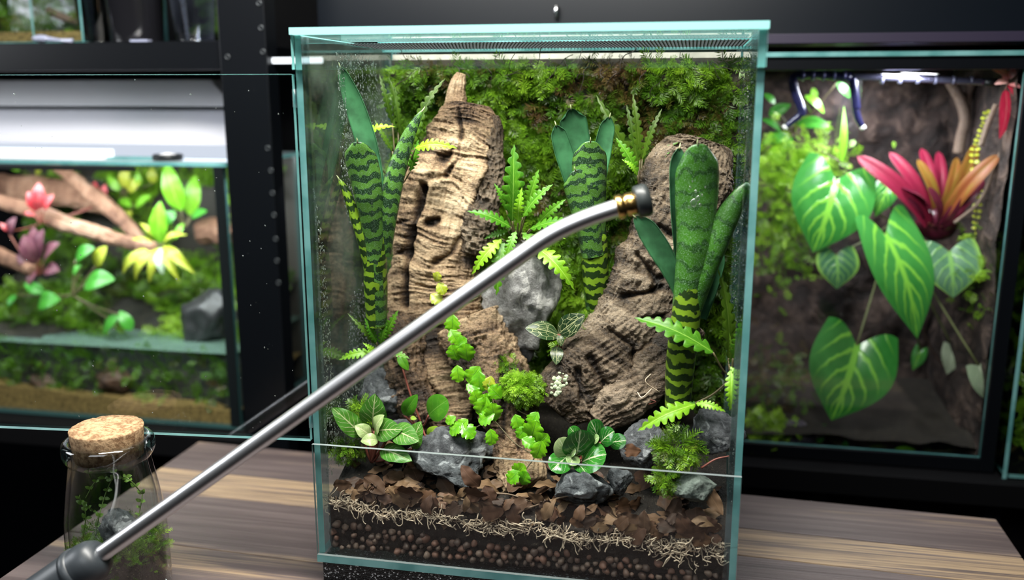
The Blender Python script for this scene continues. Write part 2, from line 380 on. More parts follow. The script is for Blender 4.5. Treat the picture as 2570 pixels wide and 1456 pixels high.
# pale bark shreds / dry moss strands
def strands(n, fx, rad=(.00025, .00055)):
    L = []
    for i in range(n):
        c, ln = fx(); d = unit(RNG.normal(size=3) * np.array([1, .35, .6])); p = [c]
        for s in range(4):
            d = unit(d + RNG.normal(size=3) * np.array([.6, .3, .6])); q = p[-1] + d * ln / 4; q[1] = np.clip(q[1], .0012, .2); p.append(q)
        L.append((p, RNG.uniform(*rad), 4, 7))
    return L
def _sx():
    x = RNG.uniform(.007, .293); b = 0.0425 - 0.012 * x / W + 0.002 * math.sin(x * 90)
    th = 0.0025 + 0.004 * (.5 + .5 * math.sin(x * 47 + 1)) + (0.010 if x > .235 else 0) * RNG.random()
    return np.array([x, RNG.uniform(.0015, .0075), b + RNG.uniform(-.5, .6) * th]), RNG.uniform(.004, .012)
DRY = plain('dry_moss', (0.56, 0.45, 0.33), 0.6, 0.3, var=.45, scale=90)
tag(tubes('dry_moss_strands', DRY, strands(760, _sx)), 'pale dry moss strands in a band behind the front glass', 'dry moss', kind='stuff')
# ------------------------------------------------------------------ moss made of feathery fronds
def frond(k, nl=9):
    rg = np.random.default_rng(k); n = 6; t = np.linspace(0, 1, n)
    bend = rg.uniform(-.25, .25); arch = rg.uniform(.1, .35)
    C = np.stack([bend * t ** 2, t, arch * np.sin(t * 2.4) * .6], -1); w_ = .016 * (1 - .7 * t)
    S = np.array([1., 0, 0]); V = [C - S * w_[:, None], C + S * w_[:, None]]; V = np.stack(V, 1).reshape(-1, 3); F = grid(n, 2)
    P = [(V, F)]
    for i in range(nl):
        for sg in (-1, 1):
            tt = .1 + .85 * (i + (.5 if sg > 0 else 0)) / nl; b = np.array([np.interp(tt, t, C[:, j]) for j in range(3)])
            ln = (.36 * math.sin(math.pi * min(1, .25 + tt * .72)) + .06) * rg.uniform(.7, 1.2); a = math.radians(rg.uniform(35, 62))
            d = np.array([sg * math.sin(a), math.cos(a), rg.uniform(-.2, .45)]); d = unit(d); s = unit(np.cross(d, (0, 0, 1.))) * .026
            m = b + d * ln * .45
            P.append((np.array([b, m - s, b + d * ln, m + s]), np.array([[0, 1, 2, 3]])))
    return join(P)
FR = [frond(k) for k in range(5)]
def mossmat(name, stops, rough=.35):
    t = NT(name); a = t.n('Attribute', attribute_name='tone').outputs['Fac']
    c = t.ramp(a, stops); return t.bsdf(c, rough, .45, trans=.3)
MOSS = mossmat('green_moss', [(0.0, (.09, .050, .020)), (.14, (.11, .09, .018)), (.26, (.045, .13, .007)), (.6, (.14, .30, .012)), (1.0, (.32, .52, .035))])
LIME = mossmat('lime_moss', [(0.0, (.09, .20, .01)), (.5, (.22, .46, .02)), (1.0, (.42, .68, .06))])
def moss(name, P, N, size, mat, parent=None, up=(0, 0, -1), tone=None, lift=(.2, .9), tmpl=FR):
    """P, N: points and outward normals; fronds point along a tangent, lifted off the surface"""
    n = len(P); r = unit(RNG.normal(size=(n, 3)) + np.asarray(up) * .8); tg = unit(r - N * np.sum(r * N, 1, keepdims=True))
    l = RNG.uniform(*lift, size=(n, 1)); y = unit(tg + N * l); x = unit(np.cross(y, N + RNG.normal(size=(n, 3)) * .5)); z = np.cross(x, y)
    sz = size * RNG.uniform(.55, 1.3, n); tone = RNG.random(n) if tone is None else tone; Vs, Fs, Ts, off = [], [], [], 0
    which = RNG.integers(len(tmpl), size=n)
    for k, (V, F) in enumerate(tmpl):
        idx = np.where(which == k)[0]
        if not len(idx): continue
        Q = (V[None, :, 0:1] * x[idx][:, None] + V[None, :, 1:2] * y[idx][:, None] + V[None, :, 2:3] * z[idx][:, None]) * sz[idx][:, None, None] + P[idx][:, None]
        Vs.append(Q.reshape(-1, 3)); Fs.append((F[None] + (np.arange(len(idx)) * len(V))[:, None, None] + off).reshape(-1, 4)); off += len(idx) * len(V)
        Ts.append(np.repeat(tone[idx], len(V)))
    return mk(name, np.vstack(Vs), np.vstack(Fs), mat, tone=np.concatenate(Ts), parent=parent)
# moss wall
wall = thing('moss_wall', 'wall of feathery green moss covering the back of the tall terrarium', 'moss')
def wy(x, z): return 0.172 - 0.010 * fbm(np.stack([x * 28, z * 28, 0 * x], -1), 3, 21)
nx, nz = 90, 110
X, Z = np.meshgrid(np.linspace(T + .001, W - T - .001, nx), np.linspace(0.05, 0.366, nz), indexing='ij')
Yw = wy(X.ravel(), Z.ravel()).clip(.15, .185); Yw = np.where(Z.ravel() > .36, .183, Yw)
mk('peat_backing', np.stack([X.ravel(), Yw, Z.ravel()], -1), grid(nx, nz), plain('peat', (.016, .013, .008), .8, .3, var=.5, scale=120), parent=wall)
n = 10500
x = RNG.uniform(.007, W - .008, n); z = .055 + .308 * RNG.random(n) ** .85; y = wy(x, z).clip(.15, .185)
ed = RNG.random(n) < .0; Pm = np.stack([x, y, z], -1); Nm = unit(np.stack([RNG.normal(0, .25, n), -np.ones(n), RNG.normal(.1, .25, n)], -1))
tn = .55 + .32 * fbm(np.stack([x * 22, z * 22, 0 * x], -1), 3, 40) + RNG.normal(0, .10, n) - .05
for cx, cz, rad, dlt in ((.205, .357, .020, -.6), (.135, .325, .012, -.45), (.16, .345, .010, -.4), (.100, .358, .014, -.4), (.145, .25, .014, -.3)):
    tn += dlt * np.exp(-(((x - cx) ** 2 + (z - cz) ** 2) / rad ** 2))
tag(moss('moss_fronds', Pm, Nm, .0135, MOSS, wall, tone=np.clip(tn, 0, 1)), kind='stuff')
# wiry dark roots above the moss
def _wx():
    return np.array([RNG.uniform(.03, .29), RNG.uniform(.148, .165), RNG.uniform(.352, .362)]), RNG.uniform(.012, .03)
tag(tubes('root_hairs', plain('dark_root', (.018, .012, .008), .6), strands(46, _wx, (.00025, .0004)), wall), kind='stuff')
seat(wall, (W / 2, .17, .05))
# ------------------------------------------------------------------ driftwood
def proj(P):
    d = P - CAM; z = d @ _F; return np.stack([1285 + FPX * (d @ _R) / z, 728 - FPX * (d @ _U) / z], -1)
def seg_d(q, pl):
    best = np.full(len(q), 1e9)
    for a, b in zip(pl[:-1], pl[1:]):
        a = np.array(a, float); b = np.array(b, float); t = np.clip(((q - a) @ (b - a)) / ((b - a) @ (b - a)), 0, 1)
        best = np.minimum(best, np.linalg.norm(q - a - t[:, None] * (b - a), axis=1))
    return best
def bark(name, st, depth, mat, parent, seed, nu=300, nt=230, lump=.005, plate=.0022, pf=120, grain=.0012, cracks=(), twist=0.0, gk=(70, 14), plate2=0.0, damp=0.0):
    P0 = np.array([at(a, b, y) for a, b, h, y in st]); R0 = np.array([h * mpp(p) for (a, b, h, y), p in zip(st, P0)])
    P = smooth_path(P0, nu); R = np.interp(np.linspace(0, 1, nu), np.linspace(0, 1, len(R0)), R0)
    k = np.ones(9) / 9; R = np.convolve(np.pad(R, 4, mode='edge'), k, 'valid')
    e = np.linspace(0, 1, nu); R = R * np.sqrt(np.clip(1 - ((np.abs(e - .5) - .485) / .015).clip(0, 1) ** 2, 0.0004, 1))
    T_, B, N = frames(P); u = np.concatenate([[0], np.cumsum(np.linalg.norm(np.diff(P, axis=0), axis=1))])
    a = np.linspace(0, 2 * np.pi, nt, endpoint=False)
    ca, sa = np.cos(a), np.sin(a); sq = 1 / (np.abs(ca) ** 2.6 + np.abs(sa) ** 2.6) ** (1 / 2.6)
    dr = B[:, None] * (ca * sq)[None, :, None] + N[:, None] * (sa * sq * depth)[None, :, None]
    V = P[:, None] + R[:, None, None] * dr
    nrm = unit(B[:, None] * ca[None, :, None] * depth + N[:, None] * sa[None, :, None]).reshape(-1, 3)
    V = V.reshape(-1, 3); U_ = np.repeat(u, nt); A = np.tile(a, nu) + twist * U_
    Rm = np.repeat(np.maximum(R, .012), nt)
    q = np.stack([np.cos(A) * Rm, np.sin(A) * Rm, U_], -1)
    warp = vn(q * 45, seed + 50) * 1.3
    d = lump * fbm(q * 38, 3, seed)
    pl = ridge(np.stack([q[:, 0] * 34, q[:, 1] * 34, U_ * pf + warp], -1), 3, seed + 10); d = d + plate * (pl * .6 - .5)
    if plate2: p2 = ridge(np.stack([q[:, 0] * 26, q[:, 1] * 26, U_ * 110 + warp], -1), 2, seed + 15); d = d + plate2 * (p2 * .6 - .5)
    d = d + grain * ridge(np.stack([q[:, 0] * gk[0] * 6, q[:, 1] * gk[0] * 6, U_ * gk[1] * 6 + warp], -1), 3, seed + 20)
    d = d + .0005 * fbm(q * 900, 2, seed + 30)
    taper = np.repeat(np.clip(R / .01, .1, 1), nt); d = d * taper
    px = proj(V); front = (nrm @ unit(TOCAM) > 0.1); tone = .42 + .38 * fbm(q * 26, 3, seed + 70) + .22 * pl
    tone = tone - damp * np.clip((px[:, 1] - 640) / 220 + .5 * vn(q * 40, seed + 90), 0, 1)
    wob = 5 * vn(q * 120, seed + 60)
    for pts, wd, dp, tn in cracks:
        g = np.exp(-((seg_d(px, pts) + wob) / wd) ** 2) * front; d = d - dp * g; tone = tone - tn * g
    V = V + nrm * d[:, None]
    return mk(name, V, grid(nu, nt, True), mat, tone=np.clip(tone, 0, 1), parent=parent)
def woodmat(name, stops, rough=.42, sp=.4):
    t = NT(name); a = t.n('Attribute', attribute_name='tone').outputs['Fac']; o = t.n('TexCoord').outputs['Object']
    f = t.math('ADD', a, t.math('MULTIPLY_ADD', t.noise(700, 5, rough=.7), .9, -.45)); c = t.ramp(f, stops)
    g = t.noise(1, 6, t.n('Mapping', {'Vector': o, 'Scale': (260, 260, 900)}).outputs[0], .65, .4)
    return t.bsdf(c, rough, sp, t.bump(t.math('ADD', g, t.noise(420, 5)), .9, .0016))
CORK = woodmat('cork_bark', [(0, (.010, .006, .004)), (.28, (.060, .036, .021)), (.5, (.20, .128, .072)), (.75, (.40, .28, .165)), (1, (.56, .43, .28))])
GREYW = woodmat('grey_bark', [(0, (.006, .0045, .003)), (.3, (.028, .019, .012)), (.6, (.100, .070, .043)), (1, (.27, .21, .145))], .34)
LOG = thing('driftwood', 'tall pale cork bark log rising from the roots on the left of the grey rock', 'driftwood')
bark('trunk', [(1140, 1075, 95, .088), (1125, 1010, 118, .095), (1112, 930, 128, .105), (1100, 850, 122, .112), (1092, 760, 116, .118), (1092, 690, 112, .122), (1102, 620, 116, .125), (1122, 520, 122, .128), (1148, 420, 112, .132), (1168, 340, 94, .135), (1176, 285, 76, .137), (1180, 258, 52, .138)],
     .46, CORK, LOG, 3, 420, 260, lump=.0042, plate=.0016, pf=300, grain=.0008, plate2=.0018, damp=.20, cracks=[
         ([(1062, 470), (1042, 560), (1022, 650), (1016, 720), (1012, 765)], 8, .011, .7), ([(1152, 270), (1160, 330), (1150, 400), (1120, 440)], 5, .004, .5),
         ([(1250, 340), (1225, 430), (1195, 520), (1175, 600)], 8, .006, .45), ([(1072, 560), (1098, 556)], 8, .008, .7), ([(1130, 385), (1112, 400)], 13, .008, .5),
         ([(1000, 560), (1060, 545)], 4, .003, .3), ([(985, 640), (1020, 630)], 4, .003, .3), ([(1160, 590), (1130, 640), (1090, 660)], 7, .004, .4), ([(1150, 870), (1200, 980), (1195, 1050)], 8, .006, .4), ([(1040, 880), (1060, 960), (1110, 1020)], 9, .007, .4)])
bark('spike', [(1165, 330, 34, .136), (1150, 285, 30, .138), (1146, 240, 22, .139), (1152, 205, 17, .140), (1158, 183, 10, .140)], .8, CORK, LOG, 8, 120, 80, lump=.002, plate=.0012, grain=.0016)
bark('flank', [(1190, 640, 34, .118), (1212, 540, 38, .122), (1232, 430, 30, .128), (1240, 330, 22, .132), (1238, 290, 14, .134)], .7, GREYW, LOG, 12, 200, 110, lump=.003, plate=.0014, grain=.002, gk=(60, 30))
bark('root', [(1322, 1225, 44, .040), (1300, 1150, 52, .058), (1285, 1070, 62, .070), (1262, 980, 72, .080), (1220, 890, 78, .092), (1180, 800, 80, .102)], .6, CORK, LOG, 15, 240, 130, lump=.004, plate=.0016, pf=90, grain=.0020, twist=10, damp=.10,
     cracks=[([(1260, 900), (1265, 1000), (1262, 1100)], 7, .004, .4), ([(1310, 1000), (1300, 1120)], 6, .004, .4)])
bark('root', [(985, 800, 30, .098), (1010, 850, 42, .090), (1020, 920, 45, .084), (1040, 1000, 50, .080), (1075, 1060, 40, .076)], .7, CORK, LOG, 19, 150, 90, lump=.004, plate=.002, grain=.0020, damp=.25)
seat(LOG, at(1140, 1075, .09))
LG2 = thing('driftwood', 'curved dark grey bark log leaning behind the tall glossy bromeliad by the side pane', 'driftwood')
bark('trunk', [(1395, 1035, 56, .068), (1425, 1000, 80, .072), (1468, 965, 98, .078), (1525, 905, 106, .086), (1580, 840, 104, .094), (1622, 765, 100, .102), (1655, 680, 102, .110), (1690, 590, 108, .118), (1716, 510, 112, .124), (1734, 430, 104, .130), (1755, 375, 84, .134), (1762, 350, 50, .136)],
     .5, GREYW, LG2, 33, 420, 240, lump=.0045, plate=.0011, pf=190, grain=.0013, plate2=.0012, twist=9, gk=(60, 18), cracks=[
         ([(1600, 640), (1650, 700), (1690, 690)], 7, .005, .4), ([(1560, 740), (1620, 735), (1660, 720)], 6, .006, .5), ([(1530, 830), (1590, 870), (1600, 930)], 7, .005, .4), ([(1700, 860), (1600, 960), (1520, 1040)], 9, .008, .5),
         ([(1480, 900), (1530, 980), (1490, 1040)], 9, .007, .5), ([(1450, 930), (1460, 1000)], 7, .005, .4), ([(1640, 560), (1700, 600)], 7, .005, .4), ([(1610, 800), (1680, 790)], 6, .004, .4)])
bark('root', [(1500, 1062, 34, .062), (1545, 1020, 46, .068), (1610, 960, 52, .078), (1670, 880, 52, .088), (1720, 800, 50, .098)], .7, GREYW, LG2, 41, 220, 110, lump=.004, plate=.001, grain=.0014, twist=14, gk=(60, 16))
V0, F0 = ico(2); Pl = []
for k in range(26):
    a_, r_ = RNG.uniform(0, 6.28), RNG.random() ** .5
    c = at(1402 + 24 * r_ * math.cos(a_), 966 + 32 * r_ * math.sin(a_) - 8 * math.cos(a_) * r_, .0535 - .004 * r_ * math.sin(a_)); e_ = RNG.uniform(.0009, .0026) * (1.2 - .6 * r_)
    Pl.append((V0 * (1 + .3 * fbm(V0 * 2 + k, 2, k))[:, None] * np.array([e_, e_ * .45, e_ * .9]) + c, F0))
mk('lichen_patch', *join(Pl), plain('lichen', (.40, .47, .31), .8, .2, var=.3, scale=500), parent=LG2)['label'] = 'pale mint lichen patch'
seat(LG2, at(1420, 1040, .07))
# ------------------------------------------------------------------ rocks
def rockmat(name, a, b, c):
    t = NT(name); f = t.noise(170, 6, rough=.7); v = t.step(t.noise(60, 5, dist=1.2), .56, .62)
    col = t.mix(t.math('MULTIPLY', v, .85), t.mix(t.step(f, .3, .7), a, b), c)
    return t.bsdf(col, .5, .45, t.bump(t.noise(330, 6, rough=.75), 1.0, .003))
RPALE = rockmat('pale_stone', (.15, .145, .14), (.42, .41, .40), (.60, .58, .55)); RDARK = rockmat('slate_stone', (.035, .040, .045), (.17, .185, .195), (.42, .45, .46)); RGREEN = rockmat('lichen_stone', (.10, .13, .11), (.27, .32, .28), (.42, .47, .42))
def rock(px, py, rx, ry, Y, mat, seed, label, ax=0.0, dy=.75, rid=.09, sub=5):
    rg = np.random.default_rng(seed); V, F = ico(sub); V = V.copy()
    for k in range(11):
        nn = unit(rg.normal(size=3)); h = rg.uniform(.62, .9); e = np.maximum(V @ nn - h, 0); V = V - e[:, None] * nn * .85
    V = V * (1 + .16 * fbm(V * 1.5 + seed, 3, seed) + rid * ridge(V * 3.2 + seed, 4, seed + 3) * .6 + .03 * fbm(V * 12, 4, seed) + .018 * ridge(V * 9, 3, seed + 8))[:, None]
    c = at(px, py, Y); m = mpp(c); ext = (V.max(0) - V.min(0)) / 2
    V = V / ext * np.array([rx * m, rx * m * dy, ry * m * 1.03]); 
    V = V @ np.array(Matrix.Rotation(ax, 3, 'Y')).T
    o = mk('rock', V, F, mat); o.location = c; return tag(o, label, 'rock')
rock(1312, 772, 102, 158, .112, RPALE, 5, 'large pale grey rock standing upright between the two driftwood logs', ax=.08)
rock(1132, 1150, 106, 78, .042, RDARK, 23, 'slate grey rock behind the front glass, below the creeping fig', rid=.12)
rock(1458, 1222, 76, 52, .024, RDARK, 31, 'grey rock under the glossy round peperomia leaves', rid=.12)
rock(1615, 1112, 66, 62, .050, RDARK, 44, 'grey rock in front of the curved log, beside the peperomia')
rock(1700, 1105, 45, 42, .046, RDARK, 48, 'small dark grey rock at the base of the glossy bromeliad')
rock(1795, 1085, 68, 58, .050, RDARK, 52, 'dark rock in the corner by the side pane, behind a fern moss tuft')
rock(965, 985, 64, 62, .078, RDARK, 61, 'dark wet rock above the pale veined plant in the left corner')
rock(1745, 1222, 56, 36, .014, RGREEN, 70, 'pale greenish rock against the front glass near the side pane')
rock(1555, 1205, 34, 36, .026, RDARK, 77, 'small grey rock among dead leaves between the grey and greenish rocks')
rock(1215, 1120, 40, 40, .058, RDARK, 83, 'small dark rock wedged behind the slate grey rock')
rock(1010, 1085, 50, 34, .060, RDARK, 85, 'dark flat rock hidden below the pale veined plant')
# ------------------------------------------------------------------ leaves
def lg(Wd, wf, n=26, m=9, fold=.15, arch=.12, lobes=0, ld=.5, slant=.5, heart=0., wav=0., tw=0., seed=0):
    t = np.linspace(0, 1, n)[:, None]; u = np.linspace(-1, 1, m)[None]; au = np.abs(u); w_ = Wd * wf(t)
    if lobes: w_ = w_ * (1 - ld * (.5 + .5 * np.cos(2 * np.pi * lobes * (t - .03 * np.sign(u)))) ** 2.6 * au ** .5)
    x = u * w_; y = t + slant * au * w_ * (1 if lobes else .0) - heart * (1 - t) ** 3 * np.sin(au * np.pi * .62)
    z = arch * np.sin(np.pi * t) + fold * au * w_ - .35 * (au ** 2) * w_ * fold * 2 + wav * np.sin(t * 19 + u * 2 + seed) * au ** 2
    V = np.stack(np.broadcast_arrays(x, y, z), -1).reshape(-1, 3); uv = np.stack(np.broadcast_arrays(u * .5 + .5, t), -1).reshape(-1, 2)
    return V, grid(n, m)[:, ::-1], uv
def leaf_me(mat, *a, name='leaf', **k):
    V, F, uv = lg(*a, **k); return mk(name, V, F, mat, uv=uv, link=False)
OVAL = lambda t: np.sin(np.pi * np.clip(t, 0.0, 1) ** .85) ** .75 * .5 + .012 * (1 - t)
ROUND = lambda t: np.sqrt(np.clip(1 - (2 * t - 1) ** 2, 0, 1)) * .5
LANCE = lambda t: (np.sin(np.pi * t ** .7) ** .9) * .5 + .02 * (1 - t)
STRAP = lambda t: np.clip(np.minimum(.75 + t * .5, 1), 0, 1) * np.sqrt(np.clip(1 - t ** 6, 0, 1)) * .5
HEART = lambda t: .5 * (np.cos(np.pi * .5 * t ** 1.25) ** .9) * (.86 + .3 * np.sin(np.pi * t))
def put(parent, me, b, tp, up=None, name=None):
    b = np.asarray(b); y = np.asarray(tp) - b; L = np.linalg.norm(y); y = y / L
    up = TOCAM + np.array([0, 0, .6]) if up is None else np.asarray(up, float)
    up = up + RNG.normal(size=3) * .18; x = unit(np.cross(y, up)); z = np.cross(x, y)
    M = Matrix(((x[0] * L, y[0] * L, z[0] * L, b[0]), (x[1] * L, y[1] * L, z[1] * L, b[1]), (x[2] * L, y[2] * L, z[2] * L, b[2]), (0, 0, 0, 1)))
    return use(name or me.name.split('.')[0], me, parent, M)
# ------------------------------------------------------------------ banded tube bromeliads
def bandmat(name, light, dark, period=1.0, lo=-.05, hi=.35, dust=0.0):
    t = NT(name); uv = t.n('TexCoord').outputs['UV']; sp = t.n('SeparateXYZ', {0: uv})
    o = t.n('TexCoord').outputs['Object']; nz = t.noise(95, 4, o); n2 = t.noise(240, 3, o)
    au = t.math('ABSOLUTE', t.math('MULTIPLY_ADD', sp.outputs[0], 2, -1))
    ph = t.math('ADD', t.math('MULTIPLY', sp.outputs[1], 74 / period), t.math('MULTIPLY_ADD', nz, 10.0, t.math('MULTIPLY', t.math('SINE', t.math('MULTIPLY', au, 9.0)), .7)))
    s = t.math('ADD', t.math('SINE', ph), t.math('MULTIPLY_ADD', n2, 2.8, -1.4))
    c = t.mix(t.step(s, lo, hi), t.mix(t.step(t.noise(60), .35, .65), light, tuple(min(1, x * 1.35) for x in light)), dark)
    if dust:
        d = t.step(t.noise(1500, 3), .52, .66); c = t.mix(t.math('MULTIPLY', d, dust), c, (.25, .42, .27))
    return t.bsdf(c, .33, .45, t.bump(t.noise(800, 3), .15, .0005), trans=.08)
BANDY = bandmat('banded_yellow_green', (.13, .23, .014), (.012, .030, .006), 1.0, -.25, .1); BANDG = bandmat('banded_green', (.055, .14, .018), (.010, .030, .010), 1.1, .0, .35, .3)
BANDP = bandmat('smooth_green', (.035, .13, .010), (.018, .070, .009), 1.5, .2, .9, .55); GLAUC = plain('glaucous_green', (.035, .125, .052), .42, .4, var=.35, scale=70); DKIN = plain('inner_green', (.02, .10, .03), .4, .4, var=.3)
PALET = plain('pale_leaf_tip', (.45, .50, .25), .5)
def bleaf(par, st, arcs, mo, mi_, face=1, blunt=.93, n=56, m=15, th=.0005, spine=True, arch=0.0):
    P = np.array([at(a, b, y) for a, b, h, y in st]); R = np.array([h * mpp(p) for (a, b, h, y), p in zip(st, P)])
    P = smooth_path(P, n); t = np.linspace(0, 1, n); R = np.interp(t, np.linspace(0, 1, len(R)), R); R = np.convolve(np.pad(R, 3, mode='edge'), np.ones(7) / 7, 'valid')
    bl_ = blunt < .96; sm = np.clip((t - .55) / .45, 0, 1) ** 2 * (.75 if bl_ else 0)
    R = R * ((1 - .30 * ((t - blunt) / (1 - blunt)).clip(0, 1) ** 2) if bl_ else np.sqrt(np.clip(1 - ((t - blunt) / (1 - blunt)).clip(0, 1) ** 2.2, .004, 1)))
    A = np.radians(np.interp(t, np.linspace(0, 1, len(arcs)), arcs)); T_, B, N = frames(P); N = N * face
    ph = np.linspace(-1, 1, m)[None] * A[:, None]; r = np.where(A < np.pi / 2, R / np.sin(np.minimum(A, np.pi / 2)), R)[:, None]
    ref = np.where(A < np.pi / 2, np.cos(A) * .6 + .4 * np.cos(A), 0)[:, None]
    G = []
    for k in (0, 1):
        rr = np.maximum(r - k * th, r * .3)
        G.append((P[:, None] + B[:, None] * (rr * np.sin(ph))[..., None] + N[:, None] * (rr * np.cos(ph) - r * ref)[..., None] - T_[:, None] * (sm[:, None] * R[:, None] * np.abs(np.linspace(-1, 1, m))[None] ** 2.4)[..., None]).reshape(-1, 3))
    F = grid(n, m); nq = len(F); fl = F if face > 0 else F[:, ::-1]
    ring = [i * m for i in range(n)] + [(n - 1) * m + j for j in range(1, m)] + [i * m + m - 1 for i in range(n - 2, -1, -1)]; K = n * m
    rim = np.array([[a, b, b + K, a + K] for a, b in zip(ring[:-1], ring[1:])])
    Fa = np.vstack([fl, fl[:, ::-1] + K, rim]); mi = [0] * nq + [1] * nq + [1] * len(rim)
    u = np.concatenate([[0], np.cumsum(np.linalg.norm(np.diff(P, axis=0), axis=1))]) * 10
    uv = np.stack([np.tile(np.linspace(0, 1, m), n), np.repeat(u, m)], -1)
    o = mk('leaf', np.vstack(G), Fa, [mo, mi_], mi, uv=np.vstack([uv, uv]), parent=par)
    if spine:
        e = P[-1] + N[-1] * (r[-1] * (1 - ref[-1])); d = unit(P[-1] - P[-4]); mk('spine', *tube([e - d * .001, e + d * .0015 - N[-1] * .0006, e + d * .0036], [.0007, .0005, .0001], 6), PALET, parent=o)['label'] = 'pale spiny leaf tip'
    return o
b1 = thing('bromeliad', 'banded tubular bromeliad beside the left pane, in front of the tall cork log', 'bromeliad')
bleaf(b1, [(966, 640, 16, .074), (946, 480, 22, .078), (920, 360, 27, .080), (888, 260, 25, .078), (862, 190, 14, .074), (854, 168, 4, .072)], [70, 50, 40, 36, 34], GLAUC, GLAUC, -1, .97)
bleaf(b1, [(962, 640, 20, .068), (972, 540, 26, .066), (992, 440, 25, .066), (1022, 350, 18, .068), (1048, 298, 9, .07), (1060, 278, 3, .071)], [80, 60, 50, 45], BANDG, DKIN, 1, .97)
bleaf(b1, [(948, 815, 24, .066), (944, 720, 28, .065), (940, 620, 27, .064), (932, 540, 30, .062), (918, 450, 40, .059), (904, 388, 41, .054), (898, 352, 36, .049)], [172, 170, 150, 105, 76, 56, 40], BANDG, DKIN, 1, .92)
bleaf(b1, [(946, 817, 26, .0665), (943, 720, 30, .0655), (942, 640, 29, .065), (946, 570, 26, .066)], [178, 176, 150, 90], BANDY, DKIN, 1, .88, spine=False)
bleaf(b1, [(930, 700, 12, .062), (912, 610, 14, .060), (890, 540, 14, .060), (872, 490, 11, .060), (858, 462, 7, .060), (851, 450, 3, .06)], [120, 80, 60, 45], BANDY, GLAUC, 1, .97)
seat(b1, at(948, 815, .066))
b2 = thing('bromeliad', 'banded tubular bromeliad rooted by the pale grey rock, behind the spray nozzle', 'bromeliad')
bleaf(b2, [(1478, 560, 20, .118), (1462, 460, 26, .120), (1448, 370, 36, .122), (1438, 300, 35, .122), (1434, 274, 24, .121)], [80, 60, 48, 42, 40], GLAUC, GLAUC, -1, .9)
bleaf(b2, [(1470, 560, 16, .114), (1440, 460, 22, .112), (1415, 380, 24, .110), (1402, 335, 20, .109), (1396, 315, 15, .108)], [80, 55, 45, 40], GLAUC, GLAUC, -1, .93)
bleaf(b2, [(1490, 560, 18, .116), (1500, 460, 20, .116), (1512, 380, 23, .117), (1524, 320, 20, .118), (1530, 294, 13, .118)], [80, 55, 45, 40], GLAUC, GLAUC, -1, .94)
bleaf(b2, [(1498, 772, 28, .108), (1494, 700, 32, .107), (1490, 600, 32, .106), (1486, 520, 34, .104), (1480, 440, 44, .102), (1480, 385, 44, .098), (1481, 350, 36, .093)], [172, 168, 150, 110, 80, 58, 42], BANDG, GLAUC, 1, .90)
bleaf(b2, [(1490, 640, 30, .102), (1476, 560, 34, .100), (1462, 500, 38, .098), (1450, 450, 40, .095), (1442, 424, 32, .091)], [140, 100, 80, 60, 42], BANDG, GLAUC, 1, .88)
bleaf(b2, [(1500, 775, 26, .107), (1496, 710, 33, .1055), (1492, 640, 34, .1045), (1490, 575, 33, .104)], [178, 176, 160, 120], BANDY, DKIN, 1, .88, spine=False)
seat(b2, at(1498, 772, .108))
b3 = thing('bromeliad', 'tall smooth green bromeliad with one broad upright leaf near the right pane', 'bromeliad')
bleaf(b3, [(1720, 760, 16, .046), (1712, 640, 20, .044), (1704, 520, 22, .043), (1700, 420, 20, .042), (1706, 372, 13, .042)], [70, 55, 45, 40], GLAUC, GLAUC, -1, .95)
bleaf(b3, [(1702, 1030, 28, .042), (1708, 930, 32, .041), (1718, 820, 34, .040), (1730, 720, 38, .039), (1742, 620, 44, .038), (1748, 500, 54, .037), (1750, 415, 56, .034), (1748, 358, 48, .030)], [170, 168, 160, 130, 92, 72, 58, 44], BANDP, DKIN, 1, .90, n=80)
bleaf(b3, [(1734, 790, 22, .038), (1762, 700, 28, .037), (1792, 620, 32, .036), (1828, 540, 30, .037), (1860, 485, 18, .038), (1880, 458, 5, .039)], [120, 85, 65, 55, 45], BANDP, DKIN, 1, .97)
bleaf(b3, [(1716, 760, 14, .040), (1690, 690, 23, .038), (1655, 625, 29, .037), (1622, 575, 27, .037), (1594, 545, 17, .037)], [90, 55, 42, 36], GLAUC, GLAUC, -1, .93)
bleaf(b3, [(1760, 800, 14, .048), (1785, 720, 18, .050), (1802, 660, 18, .052), (1810, 625, 10, .053)], [70, 50, 45], GLAUC, GLAUC, -1, .95)
bleaf(b3, [(1700, 1034, 31, .0405), (1706, 930, 36, .0395), (1716, 840, 37, .0385), (1726, 760, 36, .038), (1736, 690, 33, .0378)], [178, 176, 170, 140, 95], BANDY, DKIN, 1, .88, spine=False, n=70)
for px, py, r in ((1741, 509, 9), (1752, 498, 6), (1746, 480, 4), (1733, 470, 3), (1762, 490, 3), (1729, 520, 3), (1757, 515, 4), (1738, 455, 2.5), (1770, 470, 2.5)):
    V0, F0 = ico(2); c = at(px, py, .0195); m = mpp(c); mk('water_drop', V0 * np.array([r * m, r * m * .5, r * m * 1.3]) + c, F0, WATER, parent=b3)
seat(b3, at(1702, 1030, .042))
